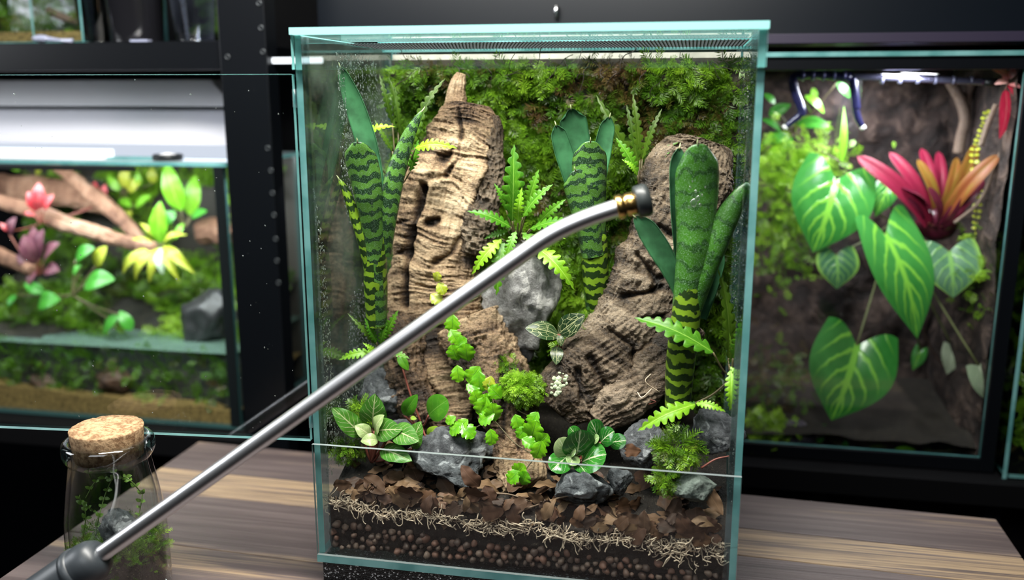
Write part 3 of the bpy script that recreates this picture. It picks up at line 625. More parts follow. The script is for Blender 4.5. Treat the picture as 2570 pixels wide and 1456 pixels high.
# ------------------------------------------------------------------ lobed and other small plants
HY = [leafmat('lobed_leaf_%d' % i, a, b, v, 9, .2, .05, .05, .36, .25, spec=.3) for i, (a, b, v) in enumerate([((.045, .17, .008), (.10, .28, .012), (.22, .42, .06)), ((.045, .11, .008), (.085, .17, .012), (.16, .25, .04)), ((.14, .34, .012), (.25, .50, .02), (.4, .62, .12))])]
HYM = [leaf_me(HY[i], wd, LANCE, n=72, m=9, lobes=lb, ld=.58, slant=.30, arch=ar, fold=.3, seed=i) for i, wd, lb, ar in ((0, .30, 8, .10), (1, .15, 9, .10), (2, .30, 8, .18))]
STEM = plain('brown_green_stem', (.09, .075, .03), .5); RSTEM = plain('red_stem', (.16, .045, .03), .45)
def bush(name, label, cat, base, leaves, mes, stemmat=STEM, stem=.0006, up=None, dz=.5):
    """leaves: (bx,by,tx,ty,kind,Yb,Yt)"""
    p = thing(name, label, cat); bx, by, bY = base; B0 = at(bx, by, bY)
    for l in leaves:
        a, b, c, d, k, y0, y1 = l; b_, t_2 = at(a, b, y0), at(c, d, y1)
        put(p, mes[k], b_, t_2, up)
        if np.linalg.norm(b_ - B0) > .003:
            mid = (b_ + B0) / 2 + np.array([0, -.001, -.002]); addtube('stem', stemmat, [B0, mid, b_], stem, p, 6, 8)
    return seat(p, B0)
bush('lobed_plant', 'olive plant with narrow lobed leaves behind the left bromeliad', 'plant', (1000, 470, .118), [(985, 310, 952, 186, 1, .125, .125), (1000, 330, 975, 190, 1, .13, .13), (1010, 350, 992, 215, 1, .13, .13), (1030, 340, 1118, 196, 1, .12, .13), (1020, 400, 1085, 235, 1, .115, .12),
    (905, 350, 992, 318, 2, .090, .092), (1042, 372, 1148, 372, 2, .092, .090), (1030, 430, 1050, 350, 0, .1, .1), (1012, 410, 1000, 462, 2, .09, .085), (1000, 430, 1040, 395, 0, .1, .1), (985, 380, 940, 300, 1, .11, .11)], HYM)
bush('lobed_plant', 'bright plant with broad lobed fronds growing above the large pale grey rock', 'plant', (1300, 600, .108), [(1286, 555, 1290, 362, 0, .100, .100), (1312, 545, 1388, 462, 0, .100, .098), (1282, 570, 1172, 530, 0, .098, .088), (1258, 600, 1184, 690, 2, .095, .085), (1262, 605, 1246, 742, 0, .098, .085), (1338, 615, 1442, 728, 2, .095, .085), (1330, 575, 1450, 560, 0, .098, .09),
    (1322, 530, 1352, 425, 0, .105, .105), (1270, 525, 1240, 460, 0, .105, .105), (1310, 585, 1400, 660, 0, .1, .09), (1300, 560, 1310, 470, 2, .095, .09), (1350, 560, 1420, 500, 0, .11, .11), (1340, 590, 1420, 600, 2, .095, .088), (1275, 580, 1215, 600, 0, .1, .095), (1295, 580, 1265, 660, 0, .098, .088)], HYM)
bush('lobed_plant', 'thin olive plant between the spray nozzle bromeliad and the stump top', 'plant', (1606, 470, .125), [(1600, 430, 1496, 238, 1, .13, .135), (1602, 420, 1572, 262, 1, .13, .135), (1606, 400, 1588, 235, 1, .13, .135), (1612, 400, 1662, 272, 1, .13, .135), (1615, 420, 1712, 352, 1, .12, .12), (1600, 440, 1545, 345, 0, .12, .12), (1600, 440, 1560, 400, 2, .118, .115), (1610, 440, 1690, 372, 0, .12, .118)], HYM)
bush('lobed_plant', 'lobed leaved plant beside the right pane, one long frond crossing the bromeliad stem', 'plant', (1835, 950, .038), [(1790, 885, 1592, 798, 0, .026, .030), (1828, 900, 1800, 660, 1, .05, .055), (1840, 880, 1815, 720, 1, .05, .055), (1840, 900, 1862, 792, 0, .034, .034), (1830, 915, 1830, 835, 1, .034, .034), (1836, 925, 1832, 1032, 2, .030, .022), (1745, 1015, 1600, 1082, 2, .030, .020), (1745, 1012, 1822, 1034, 2, .030, .026), (1752, 1010, 1690, 1040, 0, .034, .028), (1832, 920, 1862, 960, 2, .03, .028)], HYM)
bush('lobed_plant', 'small lobed plant at the foot of the left bromeliad, behind the metal tube', 'plant', (955, 880, .072), [(948, 868, 872, 786, 1, .066, .062), (945, 860, 915, 798, 0, .064, .060), (940, 885, 850, 904, 2, .062, .055), (955, 870, 972, 800, 0, .066, .066), (965, 850, 1000, 778, 0, .068, .07), (960, 880, 1028, 900, 0, .064, .058), (950, 890, 910, 860, 2, .062, .056)], HYM)
# creeping fig
FIG = [leafmat('fig_leaf_%d' % i, a, b, v, 5, .25, .06, .10, .3, .3, bumpk=.5) for i, (a, b, v) in enumerate([((.10, .36, .008), (.19, .50, .012), (.10, .30, .02)), ((.40, .50, .03), (.52, .60, .06), (.5, .6, .2))])]
FM = [leaf_me(FIG[i], .92, OVAL, n=30, m=9, lobes=4, ld=.22, slant=.3, fold=.25, arch=.08, wav=.02, seed=i) for i in (0, 1)]
fig = thing('creeping_fig', 'lime green creeping fig trailing over the roots between the logs', 'plant')
for path in ([(1132, 800, .083), (1148, 850, .080), (1160, 900, .076), (1195, 950, .070), (1236, 1000, .062), (1232, 1045, .056), (1180, 1078, .050), (1130, 1060, .054)], [(1232, 1045, .056), (1290, 1110, .046), (1336, 1140, .04)], [(1300, 1030, .058), (1345, 1060, .048), (1350, 1130, .038), (1318, 1180, .028), (1300, 1205, .024)], [(1100, 720, .096), (1105, 770, .092), (1132, 800, .086)]):
    addtube('stem', STEM, [at(*q) for q in path], .00045, fig, 6, 24)
for i, (x_, y_, s_, k_) in enumerate([(1136, 812, 46, 0), (1140, 845, 42, 0), (1158, 862, 36, 0), (1142, 885, 44, 0), (1172, 884, 48, 0), (1150, 938, 44, 0), (1190, 940, 50, 0), (1204, 958, 54, 0), (1228, 962, 38, 1), (1243, 985, 44, 0), (1196, 1000, 42, 0), (1212, 1018, 50, 0), (1238, 1034, 48, 0), (1222, 1050, 46, 0), (1146, 1076, 44, 0), (1172, 1082, 50, 0), (1232, 1097, 42, 0), (1132, 1054, 30, 0), (1298, 1060, 42, 0), (1310, 1085, 36, 0), (1340, 1052, 42, 0), (1338, 1082, 56, 0), (1326, 1110, 38, 0), (1362, 1104, 40, 0), (1352, 1128, 48, 0), (1304, 1182, 42, 0), (1316, 1200, 36, 0), (1290, 1196, 42, 0), (1108, 724, 34, 1), (1094, 750, 36, 1), (1098, 695, 26, 1), (1222, 1005, 36, 0), (1186, 975, 38, 0), (1162, 1065, 36, 0)]):
    Yl = .080 - .058 * max(0, (y_ - 800)) / 400 - .006 + (.012 if y_ < 780 else 0); a_ = RNG.uniform(-1.1, 1.1) + (math.pi if RNG.random() < .3 else 0); dx, dy = math.sin(a_) * s_ / 2, math.cos(a_) * s_ / 2
    put(fig, FM[k_], at(x_ - dx, y_ - dy, Yl), at(x_ + dx, y_ + dy, Yl - .002))
seat(fig, at(1300, 1205, .024))
# pale veined plant, begonia, peperomia, jewel orchid
FIT = [leafmat('veined_leaf_%d' % i, a, b, (.62, .66, .36), 7, .3, .07, .17, .38, .2, vstr=vs, spread=.75, bumpk=.4) for i, (a, b, vs) in enumerate([((.055, .20, .02), (.10, .28, .03), .75), ((.30, .42, .15), (.40, .5, .22), .9)])]
FITM = [leaf_me(FIT[0], .66, OVAL, fold=.2, arch=.10, wav=.012), leaf_me(FIT[1], .75, OVAL, fold=.3, arch=.16, wav=.012), leaf_me(FIT[0], .46, OVAL, fold=.25, arch=.10, wav=.015)]
bush('veined_plant', 'soft green plant with pale veins in the left corner behind the front glass', 'plant', (932, 1160, .036), [(935, 1075, 942, 988, 0, .040, .034), (912, 1095, 832, 1022, 2, .036, .026), (945, 1090, 965, 1042, 1, .034, .030), (930, 1095, 890, 1068, 1, .034, .030), (940, 1082, 1010, 1078, 0, .034, .026), (985, 1078, 1052, 1108, 0, .032, .022), (1035, 1125, 1058, 1058, 0, .032, .030), (955, 1128, 1034, 1158, 2, .034, .020), (950, 1105, 905, 1108, 1, .03, .024)], FITM, RSTEM, .0011)
BEG = leafmat('begonia_leaf', (.06, .24, .015), (.11, .34, .02), (.16, .38, .05), 4, .3, .04, .05, .3, .3); BEY = leafmat('begonia_leaf_pale', (.22, .42, .03), (.32, .5, .05), (.4, .55, .1), 4, .3, .04, .05, .3, .3)
BEM = [leaf_me(BEG, .85, ROUND, fold=.15, arch=.08), leaf_me(BEG, .5, OVAL, fold=.25, arch=.1), leaf_me(BEY, .55, OVAL, fold=.2, arch=.1)]
bush('begonia', 'red stemmed begonia with round plain leaves below the cork log', 'plant', (1060, 1070, .058), [(1076, 1042, 1124, 1004, 0, .050, .044), (1014, 1042, 1048, 990, 1, .054, .050), (1074, 1098, 1098, 1070, 2, .046, .042), (1030, 1048, 1046, 1052, 2, .05, .048), (1000, 890, 1025, 930, 1, .07, .068)], BEM, RSTEM, .0008)
PEP = [leafmat('glossy_leaf_%d' % i, a, b, (.60, .68, .42), 4, .75, .06, .14, .14, .1, vstr=vs, spread=sp, spec=.7, bumpk=.5) for i, (a, b, vs, sp) in enumerate([((.012, .10, .012), (.035, .20, .022), .9, .05), ((.20, .33, .12), (.34, .45, .2), .95, .5)])]
PM = [leaf_me(PEP[0], .95, ROUND, fold=.2, arch=.08, n=22, m=11), leaf_me(PEP[1], .95, ROUND, fold=.2, arch=.1, n=22, m=11)]
bush('peperomia', 'glossy dark green plant with round white veined leaves above the front rocks', 'plant', (1460, 1150, .034), [(1500, 1108, 1482, 1056, 0, .034, .030), (1508, 1110, 1542, 1082, 0, .032, .028), (1445, 1146, 1456, 1078, 0, .030, .022), (1422, 1142, 1402, 1100, 1, .028, .022), (1444, 1142, 1430, 1168, 1, .028, .018), (1424, 1146, 1384, 1182, 0, .028, .014), (1460, 1160, 1522, 1140, 0, .030, .020), (1450, 1100, 1430, 1072, 0, .036, .034), (1530, 1112, 1572, 1106, 0, .036, .034), (1490, 1108, 1504, 1098, 1, .030, .026), (1430, 1140, 1446, 1130, 1, .026, .022), (1450, 1165, 1470, 1188, 0, .028, .018)], PM, RSTEM, .0008)
ORC = leafmat('orchid_leaf', (.010, .030, .010), (.020, .055, .015), (.50, .52, .26), 6, .45, .04, .05, .3, .05, net=4.5, vstr=.8)
OM = [leaf_me(ORC, .62, OVAL, fold=.12, arch=.10, n=24, m=11)]
bush('jewel_orchid', 'dark jewel orchid with gold netted leaves in front of the pale grey rock', 'plant', (1412, 885, .078), [(1402, 842, 1318, 824, 0, .074, .066), (1402, 838, 1468, 790, 0, .074, .070), (1398, 868, 1396, 916, 0, .074, .064), (1404, 840, 1408, 870, 0, .072, .068)], OM, RSTEM, .0010)
# ------------------------------------------------------------------ moss cushions
def cushion(px, py, r, Y, mat, n, label, size=.010, flat=.7, drk=0):
    c = at(px, py, Y); R = r * mpp(c); d = unit(RNG.normal(size=(n, 3)) + np.array([0, -.5, .5])); P = c + d * R * np.array([1, .7, flat]) * .75
    base = mk('cushion_base', ico(3)[0] * R * np.array([.78, .55, .78 * flat]) + c, ico(3)[1], MATS['peat'])
    o = thing('moss_cushion', label, 'moss'); base.parent = o
    tag(moss('moss_fronds', P, d, size, mat, o, tone=np.clip(RNG.normal(.55 - drk, .2, n), .2, 1)), kind='stuff'); return seat(o, c)
cushion(1312, 975, 56, .062, LIME, 420, 'bright lime moss cushion between the two driftwood logs', .0075)
cushion(1468, 828, 56, .098, MOSS, 320, 'green moss cushion behind the jewel orchid', .008)
cushion(1420, 880, 40, .092, MOSS, 160, 'small dark moss cushion under the jewel orchid', .007)
cushion(1270, 920, 34, .082, MOSS, 120, 'small olive moss tuft beside the foot of the pale grey rock', .007)
cushion(1700, 1135, 50, .026, MOSS, 150, 'ferny moss tuft behind the pale greenish rock', .013, drk=.05)
cushion(1672, 1205, 32, .016, MOSS, 90, 'green moss tuft pressed to the front glass by the greenish rock', .009)
cushion(915, 1040, 36, .048, MOSS, 140, 'mossy tuft behind the pale veined plant', .010)
cushion(875, 1130, 36, .036, MOSS, 120, 'olive moss tuft in the left corner by the pane', .008, drk=.15)
cushion(1400, 690, 34, .125, MOSS, 200, 'moss tuft on the upper right of the pale grey rock', .010)
# ------------------------------------------------------------------ leaf litter
DL = []
DN = ['chestnut brown', 'dark brown', 'tan', 'blackish brown', 'reddish brown', 'light brown']
for i, c in enumerate([(.12, .062, .033), (.085, .048, .029), (.20, .122, .066), (.060, .036, .025), (.088, .045, .028), (.155, .092, .052)]):
    DL.append(leafmat('dead_leaf_%d' % i, tuple(x * .7 for x in c), c, tuple(min(1, x * 1.5) for x in c), 7, .3, .04, .03, .55, .12, vstr=.5, spec=.2))
DM = []
for i in range(18):
    V, F, uv = lg([.5, .62, .42][i % 3], OVAL, n=14, m=9, fold=[.12, -.15, .3, -.35, .05][i % 5], arch=[.08, -.06, .18, .02][i % 4], wav=.035, seed=i * 2.1)
    cut = 1.0 if i % 3 else .66; V[:, 0] *= 1 + .22 * vn(np.stack([V[:, 1] * 5, np.sign(V[:, 0]), 0 * V[:, 0] + i], -1), 3); V[:, 1] = np.minimum(V[:, 1], cut + .06 * np.sin(V[:, 0] * 40)); V[:, 2] += .35 * np.maximum(V[:, 0] - .12, 0) * (i % 2)
    DM.append(mk('dead_leaf', V, F, DL[i % 6], uv=uv, link=False))
def dead(p, L, tilt, glassy=False):
    a = RNG.uniform(0, 2 * np.pi); d = np.array([math.cos(a), math.sin(a) * (.1 if glassy else .7), (math.sin(a) * .6 if glassy else 0) + RNG.normal(0, tilt)]); y = unit(d)
    p = np.asarray(p) - y * L / 2
    q = (np.array([0, -1, .25]) + RNG.normal(size=3) * .25) if glassy else np.array([0, -.55, .9]) + RNG.normal(size=3) * .4
    e = p + y * L; mg = .0022 if glassy else .006
    for v in (p, e): v[1] = max(v[1], mg); v[0] = min(max(v[0], .010), .290)
    k = int(RNG.integers(18)); o = put(None, DM[k], p, e, q, 'dead_leaf')
    tag(o, DN[k % 6] + ' dead leaf ' + ('pressed to the low front glass' if glassy else 'lying on the soil') + (' at the left', ' in the middle', ' at the right')[min(2, int(e[0] / .1))], 'dead leaf', 'dead leaves littering the soil')
for i in range(165):
    x_, y_ = RNG.uniform(.014, .286), .008 + .05 * RNG.random() ** 1.2
    dead((x_, y_, terr(np.array([x_]), np.array([y_]))[0] + RNG.uniform(.001, .009)), RNG.uniform(.013, .026), .22)
for i in range(70):
    x_ = RNG.uniform(.014, .286); dead((x_, RNG.uniform(.004, .009), .050 - .012 * x_ / W + RNG.uniform(.0, .014)), RNG.uniform(.012, .022), .3, True)
for px, py, L in ((1180, 1195, .020), (1580, 1130, .016), (1790, 1255, .024), (1690, 1280, .020), (1250, 1290, .022), (1120, 1300, .020)):
    dead(at(px, py, .010), L, .2, True)
TW = plain('twig', (.13, .085, .05), .6, var=.3)
for i, (a, b, lab) in enumerate([((1300, 1285, .008), (1480, 1235, .012), 'thin brown twig lying across the dead leaves by the front glass'), ((1100, 1245, .010), (1290, 1290, .007), 'thin curved twig under the slate grey rock'), ((1230, 1238, .012), (1330, 1258, .010), 'short pale twig beside the root'), ((1760, 1175, .02), (1830, 1145, .024), 'pinkish stem stub by the side pane')]):
    p, q = at(*a), at(*b); tag(addtube('twig', TW if i < 3 else RSTEM, [p, (p + q) / 2 + np.array([0, 0, .002]), q], [.0008, .0006, .0004], None, 6, 14), lab, 'twig')
for i in range(5):
    p = at(1600 + i * 28, 985 + (i % 2) * 30, .055); q = p + np.array([RNG.uniform(-.012, .012), -.003, RNG.uniform(.004, .016)])
    tag(addtube('root_runner', RSTEM if i % 2 else DRY, [p, (p + q) / 2 + RNG.normal(size=3) * .003, q], .0004, None, 6, 10), ['thin reddish root tendril beneath the curved log', 'thin pale root tendril beneath the curved log'][i % 2 == 0], 'root', ['pale tendrils under the curved log', 'reddish tendrils under the curved log'][i % 2])
# ------------------------------------------------------------------ spray wand
wand = thing('spray_wand', 'steel spray wand with bent tip, brass nozzle and dark grip, aimed into the open terrarium', 'spray wand')
t_ = NT('brushed_steel'); WST = t_.bsdf((.70, .71, .73), .36, .5, metal=1.0)
p0, p1 = at(245, 1398, -.105), at(1320, 632, -.045)
pts = [p0 + (p1 - p0) * k for k in np.linspace(-.04, .97, 12)] + [at(1360, 604, -.043), at(1415, 573, -.041), at(1475, 547, -.039), at(1530, 528, -.037), at(1560, 519, -.036)]
addtube('tube', WST, pts, .0054, wand, 32, 90)
a = unit(at(1600, 508, -.034) - at(1540, 524, -.037)); n0 = at(1546, 522, -.0365)
BRASS = plain('brass', (.62, .40, .13), .25, metal=1.0)
def turned(name, m, c, ax, prof, par, seg=32):
    V, F = lathe(prof, c, seg, ax); return mk(name, V, F, m, parent=par)
turned('brass_collar', BRASS, n0, a, [(0, 0), (.0062, 0), (.0074, .0008), (.0074, .0042), (.0062, .0052), (.0062, .0060), (.0070, .0068), (.0070, .0108), (.0064, .0120), (0, .0120)], wand)
turned('nozzle_cap', plain('dark_nozzle', (.025, .03, .03), .4, .4), n0, a, [(0, .0118), (.0078, .0118), (.0096, .0128), (.0100, .0180), (.0088, .0205), (.0050, .0212), (.0042, .0195), (.0018, .0195), (0, .0195)], wand)['label'] = 'dark round spray nozzle cap'
ax = unit(p1 - p0); GRIP = plain('grip_plastic', (.030, .036, .042), .4, .5)
turned('grip', GRIP, p0, ax, [(0, .004), (.0062, .004), (.0078, .0035), (.0112, .0015), (.0136, -.003), (.0144, -.009), (.0140, -.016), (.0146, -.020), (.0150, -.05), (.0150, -.10), (0, -.10)], wand, 48)
turned('grip_ring', GRIP, p0, ax, [(.0140, -.013), (.0153, -.014), (.0155, -.017), (.0150, -.019), (.0140, -.019)], wand, 48)
seat(wand, p0 - ax * .1)
# ------------------------------------------------------------------ corked bottle terrarium
bt = thing('bottle', 'small glass bottle with cork stopper holding moss, on the table beside the tall terrarium', 'bottle')
bc = np.array([-.1369, -.0409, TZ]); zz = lambda py: float(at(290, py, bc[1])[2] - TZ)
zr = zz(1118); rim = .0305
t_ = NT('bottle_glass'); fr_ = t_.math('MULTIPLY', schlick(t_, .06), 1.5)
t_.t.links.new(t_.n('MixShader', {0: fr_, 1: t_.n('BsdfTransparent', {'Color': (.95, .97, .96)}).outputs[0], 2: t_.n('BsdfGlossy', {'Roughness': .02}).outputs[0]}).outputs[0], t_.out.inputs[0]); BGL = t_.m
prof = [(0, 0), (.030, 0), (.0335, .003), (.0345, .012), (.0345, .040), (.0338, .060), (.0315, .078), (.0283, zr - .018), (.0272, zr - .010), (.0285, zr - .0085), (rim, zr - .005), (rim + .0006, zr - .001), (rim, zr + .003), (.0285, zr + .0052), (.0255, zr + .005), (.0245, zr + .002), (.0245, zr - .006), (.0252, zr - .018), (.0285, .078), (.031, .060), (.0318, .040), (.0318, .012), (.030, .006), (0, .006)]
P = smooth_path(np.array([(r, 0, z) for r, z in prof]), 110)
V, F = lathe(np.stack([np.maximum(P[:, 0], 0), P[:, 2]], -1), bc, 64); mk('glass_body', V, F, BGL, parent=bt)
t_ = NT('cork'); ck = t_.noise(260, 5, rough=.7); CORKM = t_.bsdf(t_.mix(t_.step(ck, .38, .6), (.19, .105, .052), (.44, .295, .165)), .8, .2, t_.bump(ck, .8, .0015))
V, F = lathe([(0, zr - .008), (.0228, zr - .008), (.0238, zr + .004), (.0245, zr + .0125), (.0242, zr + .0135), (.015, zr + .0137), (.007, zr + .0136), (0, zr + .0137)], bc, 72)
V = V + (unit(V - bc) * (.0005 * fbm(V * 350, 3, 2))[:, None]); mk('cork_stopper', V, F, CORKM, parent=bt)
V, F = lathe([(0, .0065), (.0296, .0065), (.0312, .012), (.0312, .030), (.025, .034), (.012, .037), (0, .038)], bc, 48); V = V + unit(V - bc) * (.0006 * vn(V * 300, 3))[:, None]
mk('bottle_soil', V, F, SOIL, parent=bt)
n = 900; a_ = RNG.uniform(0, 6.283, n); r_ = .030 * np.sqrt(RNG.random(n)); z_ = .034 + RNG.random(n) * .014; side = RNG.random(n) < .45
r_[side] = .0295; z_[side] = RNG.uniform(.018, .046, side.sum())
tag(moss('moss_fronds', bc + np.stack([r_ * np.cos(a_), r_ * np.sin(a_), z_], -1), unit(np.stack([np.cos(a_) * .3, np.sin(a_) * .3, np.ones(n)], -1)), .0075, MOSS, bt, up=(0, 0, 1), tone=np.clip(RNG.normal(.5, .2, n), .1, 1)), kind='stuff')
V0, F0 = ico(4); c = at(300, 1325, bc[1] - .018); V1 = V0 * (1 + .2 * fbm(V0 * 2, 3, 3) + .1 * ridge(V0 * 4, 3, 4))[:, None] * np.array([.0115, .008, .012]); mk('lava_rock', V1 + c, F0, RDARK, parent=bt)
SPR = leafmat('sprig_leaf', (.12, .24, .03), (.18, .34, .04), (.25, .4, .1), 3, .3, .1, .05, .4, .3); SPM = leaf_me(SPR, .6, OVAL, n=8, m=5, fold=.2, name='sprig_leaf')
VINE = plain('sprig_stem', (.14, .22, .05), .5)
for path, nl in (([(240, 1345), (250, 1290), (265, 1240), (285, 1190), (282, 1165)], 9), ([(215, 1250), (245, 1205), (300, 1200), (345, 1215), (388, 1245)], 9), ([(208, 1350), (215, 1290), (200, 1250)], 5), ([(246, 1290), (222, 1275), (205, 1262)], 4), ([(380, 1245), (372, 1280), (350, 1310)], 4), ([(228, 1200), (222, 1180), (226, 1168)], 3)):
    Y_ = [bc[1] - RNG.uniform(.004, .02) for _ in path]; Q = [at(a, b, y) for (a, b), y in zip(path, Y_)]
    Q = [bc + (q - bc) * np.array([min(1, .026 / max(1e-6, np.linalg.norm((q - bc)[:2])))] * 2 + [1]) for q in Q]
    addtube('sprig_stem', VINE, Q, .0004, bt, 6, 24); S = smooth_path(Q, nl + 1)
    for s in S[1:]:
        for sg in (-1, 1):
            d = unit(RNG.normal(size=3) * .4 + np.array([sg, -.2, .6])); put(bt, SPM, s, s + d * RNG.uniform(.003, .005))
seat(bt, bc)
# ------------------------------------------------------------------ racks and shelf
rk = thing('shelf_rack', 'black perforated steel shelf rack on the left behind the door', 'rack')
bevel(mk('post', *box(-.208, .285, -.75, -.1575, .31, 1.1), BLACK, smooth=False, parent=rk), .001)
for (px, py) in ((650, 8), (655, 70), (660, 130), (672, 372), (680, 428), (684, 485), (688, 540), (692, 600), (695, 655), (699, 710), (571, 143)):
    c = at(px, py, .2845); a = np.linspace(0, 2 * np.pi, 17); turned('peg_hole', plain('hole_rim_%d' % py, (.04, .045, .05), .35, metal=.6), c, (0, -1, 0), [(.0016, 0), (.0016, .0004), (.0027, .0004), (.0029, 0)], rk, 16)
bevel(mk('shelf_board', *box(-.9, .295, .362, -.208, .56, .3905), BLACK, smooth=False, parent=rk), .001)
bevel(mk('shelf_board', *box(-.9, .285, -.060, -.208, .56, -.034), MATT, smooth=False, parent=rk), .001)
mk('back_panel', *box(-.9, .575, -.034, -.1575, .585, 1.1), MATT, smooth=False, parent=rk)
seat(rk, (-.5, .4, -.75))
cab = thing('cabinet', 'glossy dark blue black wall cabinet above the tall terrarium', 'cabinet')
CAB0 = cab; bevel(mk('upper_panel', *box(-.150, .40, .394, 1.1, .42, 1.1), plain('dark_blue_panel', (.0022, .004, .007), .30, .4), smooth=False, parent=cab), .001)
struct('wall_middle', *box(-.150, .60, -.75, 1.1, .62, .42), MATT)
bevel(mk('shelf_edge', *box(.30, .335, .384, 1.1, .40, .393), plain('violet_edge', (.018, .014, .030), .4, .5), smooth=False, parent=cab), .0006)
seat(cab, (.4, .4, .394))
cab = thing('cabinet', 'black base cabinet under the right terrarium with bluish grey legs', 'cabinet')
bevel(mk('lower_shelf', *box(.20, .32, -.058, 1.1, .60, -.034), MATT, smooth=False, parent=cab), .001)
bevel(mk('lower_panel', *box(.20, .42, -.75, 1.1, .44, -.0581), plain('dark_panel', (.010, .009, .010), .5, .3), smooth=False, parent=cab), .001)
for px in (2050, 2490): x_ = at(px, 1200, .40)[0]; mk('cabinet_leg', *box(x_ - .008, .385, -.75, x_ + .008, .40, -.058), plain('blue_grey_leg_%d' % px, (.03, .035, .05), .4), smooth=False, parent=cab)
c = at(1397, 28, .397); V, F = tube([c + np.array([0, -.002, -.007]), c + np.array([0, -.003, 0]), c + np.array([0, -.002, .006])], [.0022, .0028, .0022], 14, 12); CABL = mk('latch', V, F, STEEL)
CABL.parent = CAB0; CABL.matrix_parent_inverse = Matrix.Translation(-Vector(CAB0.location)); seat(cab, (.4, .4, -.75))
# upper shelf: small tank, cups, spoon
zs = .3906
ut = thing('small_tank', 'small glass tank with ochre sand on the top shelf at the upper left', 'tank')
x1 = at(75, 40, .32)[0]
for nm, b, th in (('front_pane', (-.60, .32, zs, x1 + .06, .3225, zs + .16), 1), ('side_pane', (x1 + .06, .32, zs, x1 + .0625, .48, zs + .16), 0), ('divider', (x1 - .0012, .3226, zs + .002, x1 + .0012, .47, zs + .16), 0), ('back_pane', (-.60, .4805, zs, x1 + .0625, .483, zs + .16), 1), ('bottom_pane', (-.60, .3226, zs, x1 + .0599, .48, zs + .0025), 2)): pane(nm, b, th, ut)
SAND = plain('ochre_sand', (.14, .10, .035), .8, .2, var=.5, scale=250)
X, Y = np.meshgrid(np.linspace(-.598, x1 + .058, 60), np.linspace(.324, .47, 24), indexing='ij'); Z = zs + .010 + .004 * vn(np.stack([X * 40, Y * 40, 0 * X], -1).reshape(-1, 3), 2).reshape(X.shape); Z[:, 0] = zs + .0135
Vt = np.stack([X, Y, Z], -1).reshape(-1, 3); Vf = np.stack([X[:, [0, 0]], Y[:, [0, 0]], np.stack([np.full(60, zs + .003), Z[:, 0]], -1)], -1).reshape(-1, 3)
tag(mk('sand', *join([(Vt, grid(60, 24)), (Vf, grid(60, 2)[:, ::-1])]), SAND, parent=ut), kind='stuff')
n = 500; P = np.stack([RNG.uniform(-.59, x1 + .05, n), RNG.uniform(.36, .46, n), zs + .015 + RNG.random(n) ** 2 * .07], -1)
tag(moss('moss_fronds', P, unit(np.stack([0 * P[:, 0], -np.ones(n), np.ones(n)], -1)), .02, MOSS, ut, tone=RNG.uniform(.15, .5, n)), kind='stuff')
PALEW = woodmat('pale_root_wood', [(0, (.12, .08, .06)), (.4, (.30, .22, .16)), (1, (.55, .45, .36))])
seat(ut, (-.5, .4, zs))
for i, (pp, lab) in enumerate((([(120, 25), (150, 40), (185, 52), (215, 64)], 'pale driftwood twig inside the small tank on the top shelf'),)):
    tag(addtube('driftwood', PALEW, [at(a, b, .36) for a, b in pp], [.004, .0045, .0035, .002], None, 12, 30), lab, 'driftwood')
CLEAR = glass('clear_plastic', (.86, .88, .92), 1.0, .06, .10, (.55, .58, .7))
def cup(px, py, Y, r0, r1, h, m, label):
    c = at(px, py, Y); c[2] = zs; V, F = lathe([(0, .001), (r0, .001), (r0 + .001, .003), (r1, h), (r1 + .0015, h + .001), (r1 - .0008, h), (r0 - .0002, .004), (0, .003)], c, 40)
    o = thing('cup', label, 'cup'); mk('cup_body', V, F, m, parent=o); V, F = lathe([(r0 * .98, .0005), (r0, .0), (r0 + .0008, .0022), (r0, .003)], c, 40); mk('foot_ring', V, F, m, parent=o); return seat(o, c)
cup(490, 100, .33, .0185, .029, .12, CLEAR, 'clear tapered plastic cup at the right end of the top shelf')
cup(255, 96, .35, .020, .030, .12, glass('smoky_plastic', (.45, .45, .5), 1.0, .05), 'smoky plastic cup standing behind the spoon on the top shelf')
cup(345, 100, .335, .026, .034, .12, plain('black_cup', (.008, .008, .010), .15, .6), 'glossy black cup between the smoky and clear cups')
sp = thing('spoon', 'clear plastic spoon lying at the front of the top shelf', 'spoon')
LIL = plain('lilac_plastic', (.42, .45, .62), .15, .6, **{'Transmission Weight': .35})
c = at(103, 97, .305); V0, F0 = ico(3); mk('bowl', V0 * np.array([.0105, .006, .0042]) + c, F0, LIL, parent=sp)
mk('handle', *tube([at(120, 98, .305), at(150, 101, .305), at(182, 103, .305)], [.0030, .0017, .0026], 12, 16), LIL, parent=sp); seat(sp, c)
c = at(355, 103, .303); tag(mk('plastic_strip', *box(c[0] - .010, .298, zs, c[0] + .010, .306, zs + .002), LIL, smooth=False), 'small pale plastic strip on the shelf edge below the cups', 'strip')
# moss tank at far right end of the top shelf
n = 300; P = np.stack([at(565, 30, .52)[0] + RNG.uniform(-.02, .009, n), RNG.uniform(.50, .55, n), zs + RNG.random(n) * .12 + .03], -1)
P[:, 1] = RNG.uniform(.50, .54, n); tag(moss('hanging_moss', P, np.tile([[0, -1., 0]], (n, 1)), .02, MOSS, tone=RNG.uniform(.2, .5, n)), 'dark moss clump on the top shelf behind the clear cup', 'moss', kind='stuff')
z_ = at(720, 152, .30)[2]; lt_ = mk('lamp_tube', *tube([(-.1574, .298, z_), (-.13, .298, z_), (-.105, .298, z_)], [.0030] * 3, 12), emit('tube_glow', (.9, .95, 1), 2.0)); lt_.parent = rk; lt_.matrix_parent_inverse = Matrix.Translation(-Vector(rk.location)); lt_['label'] = 'small glowing lamp tube'
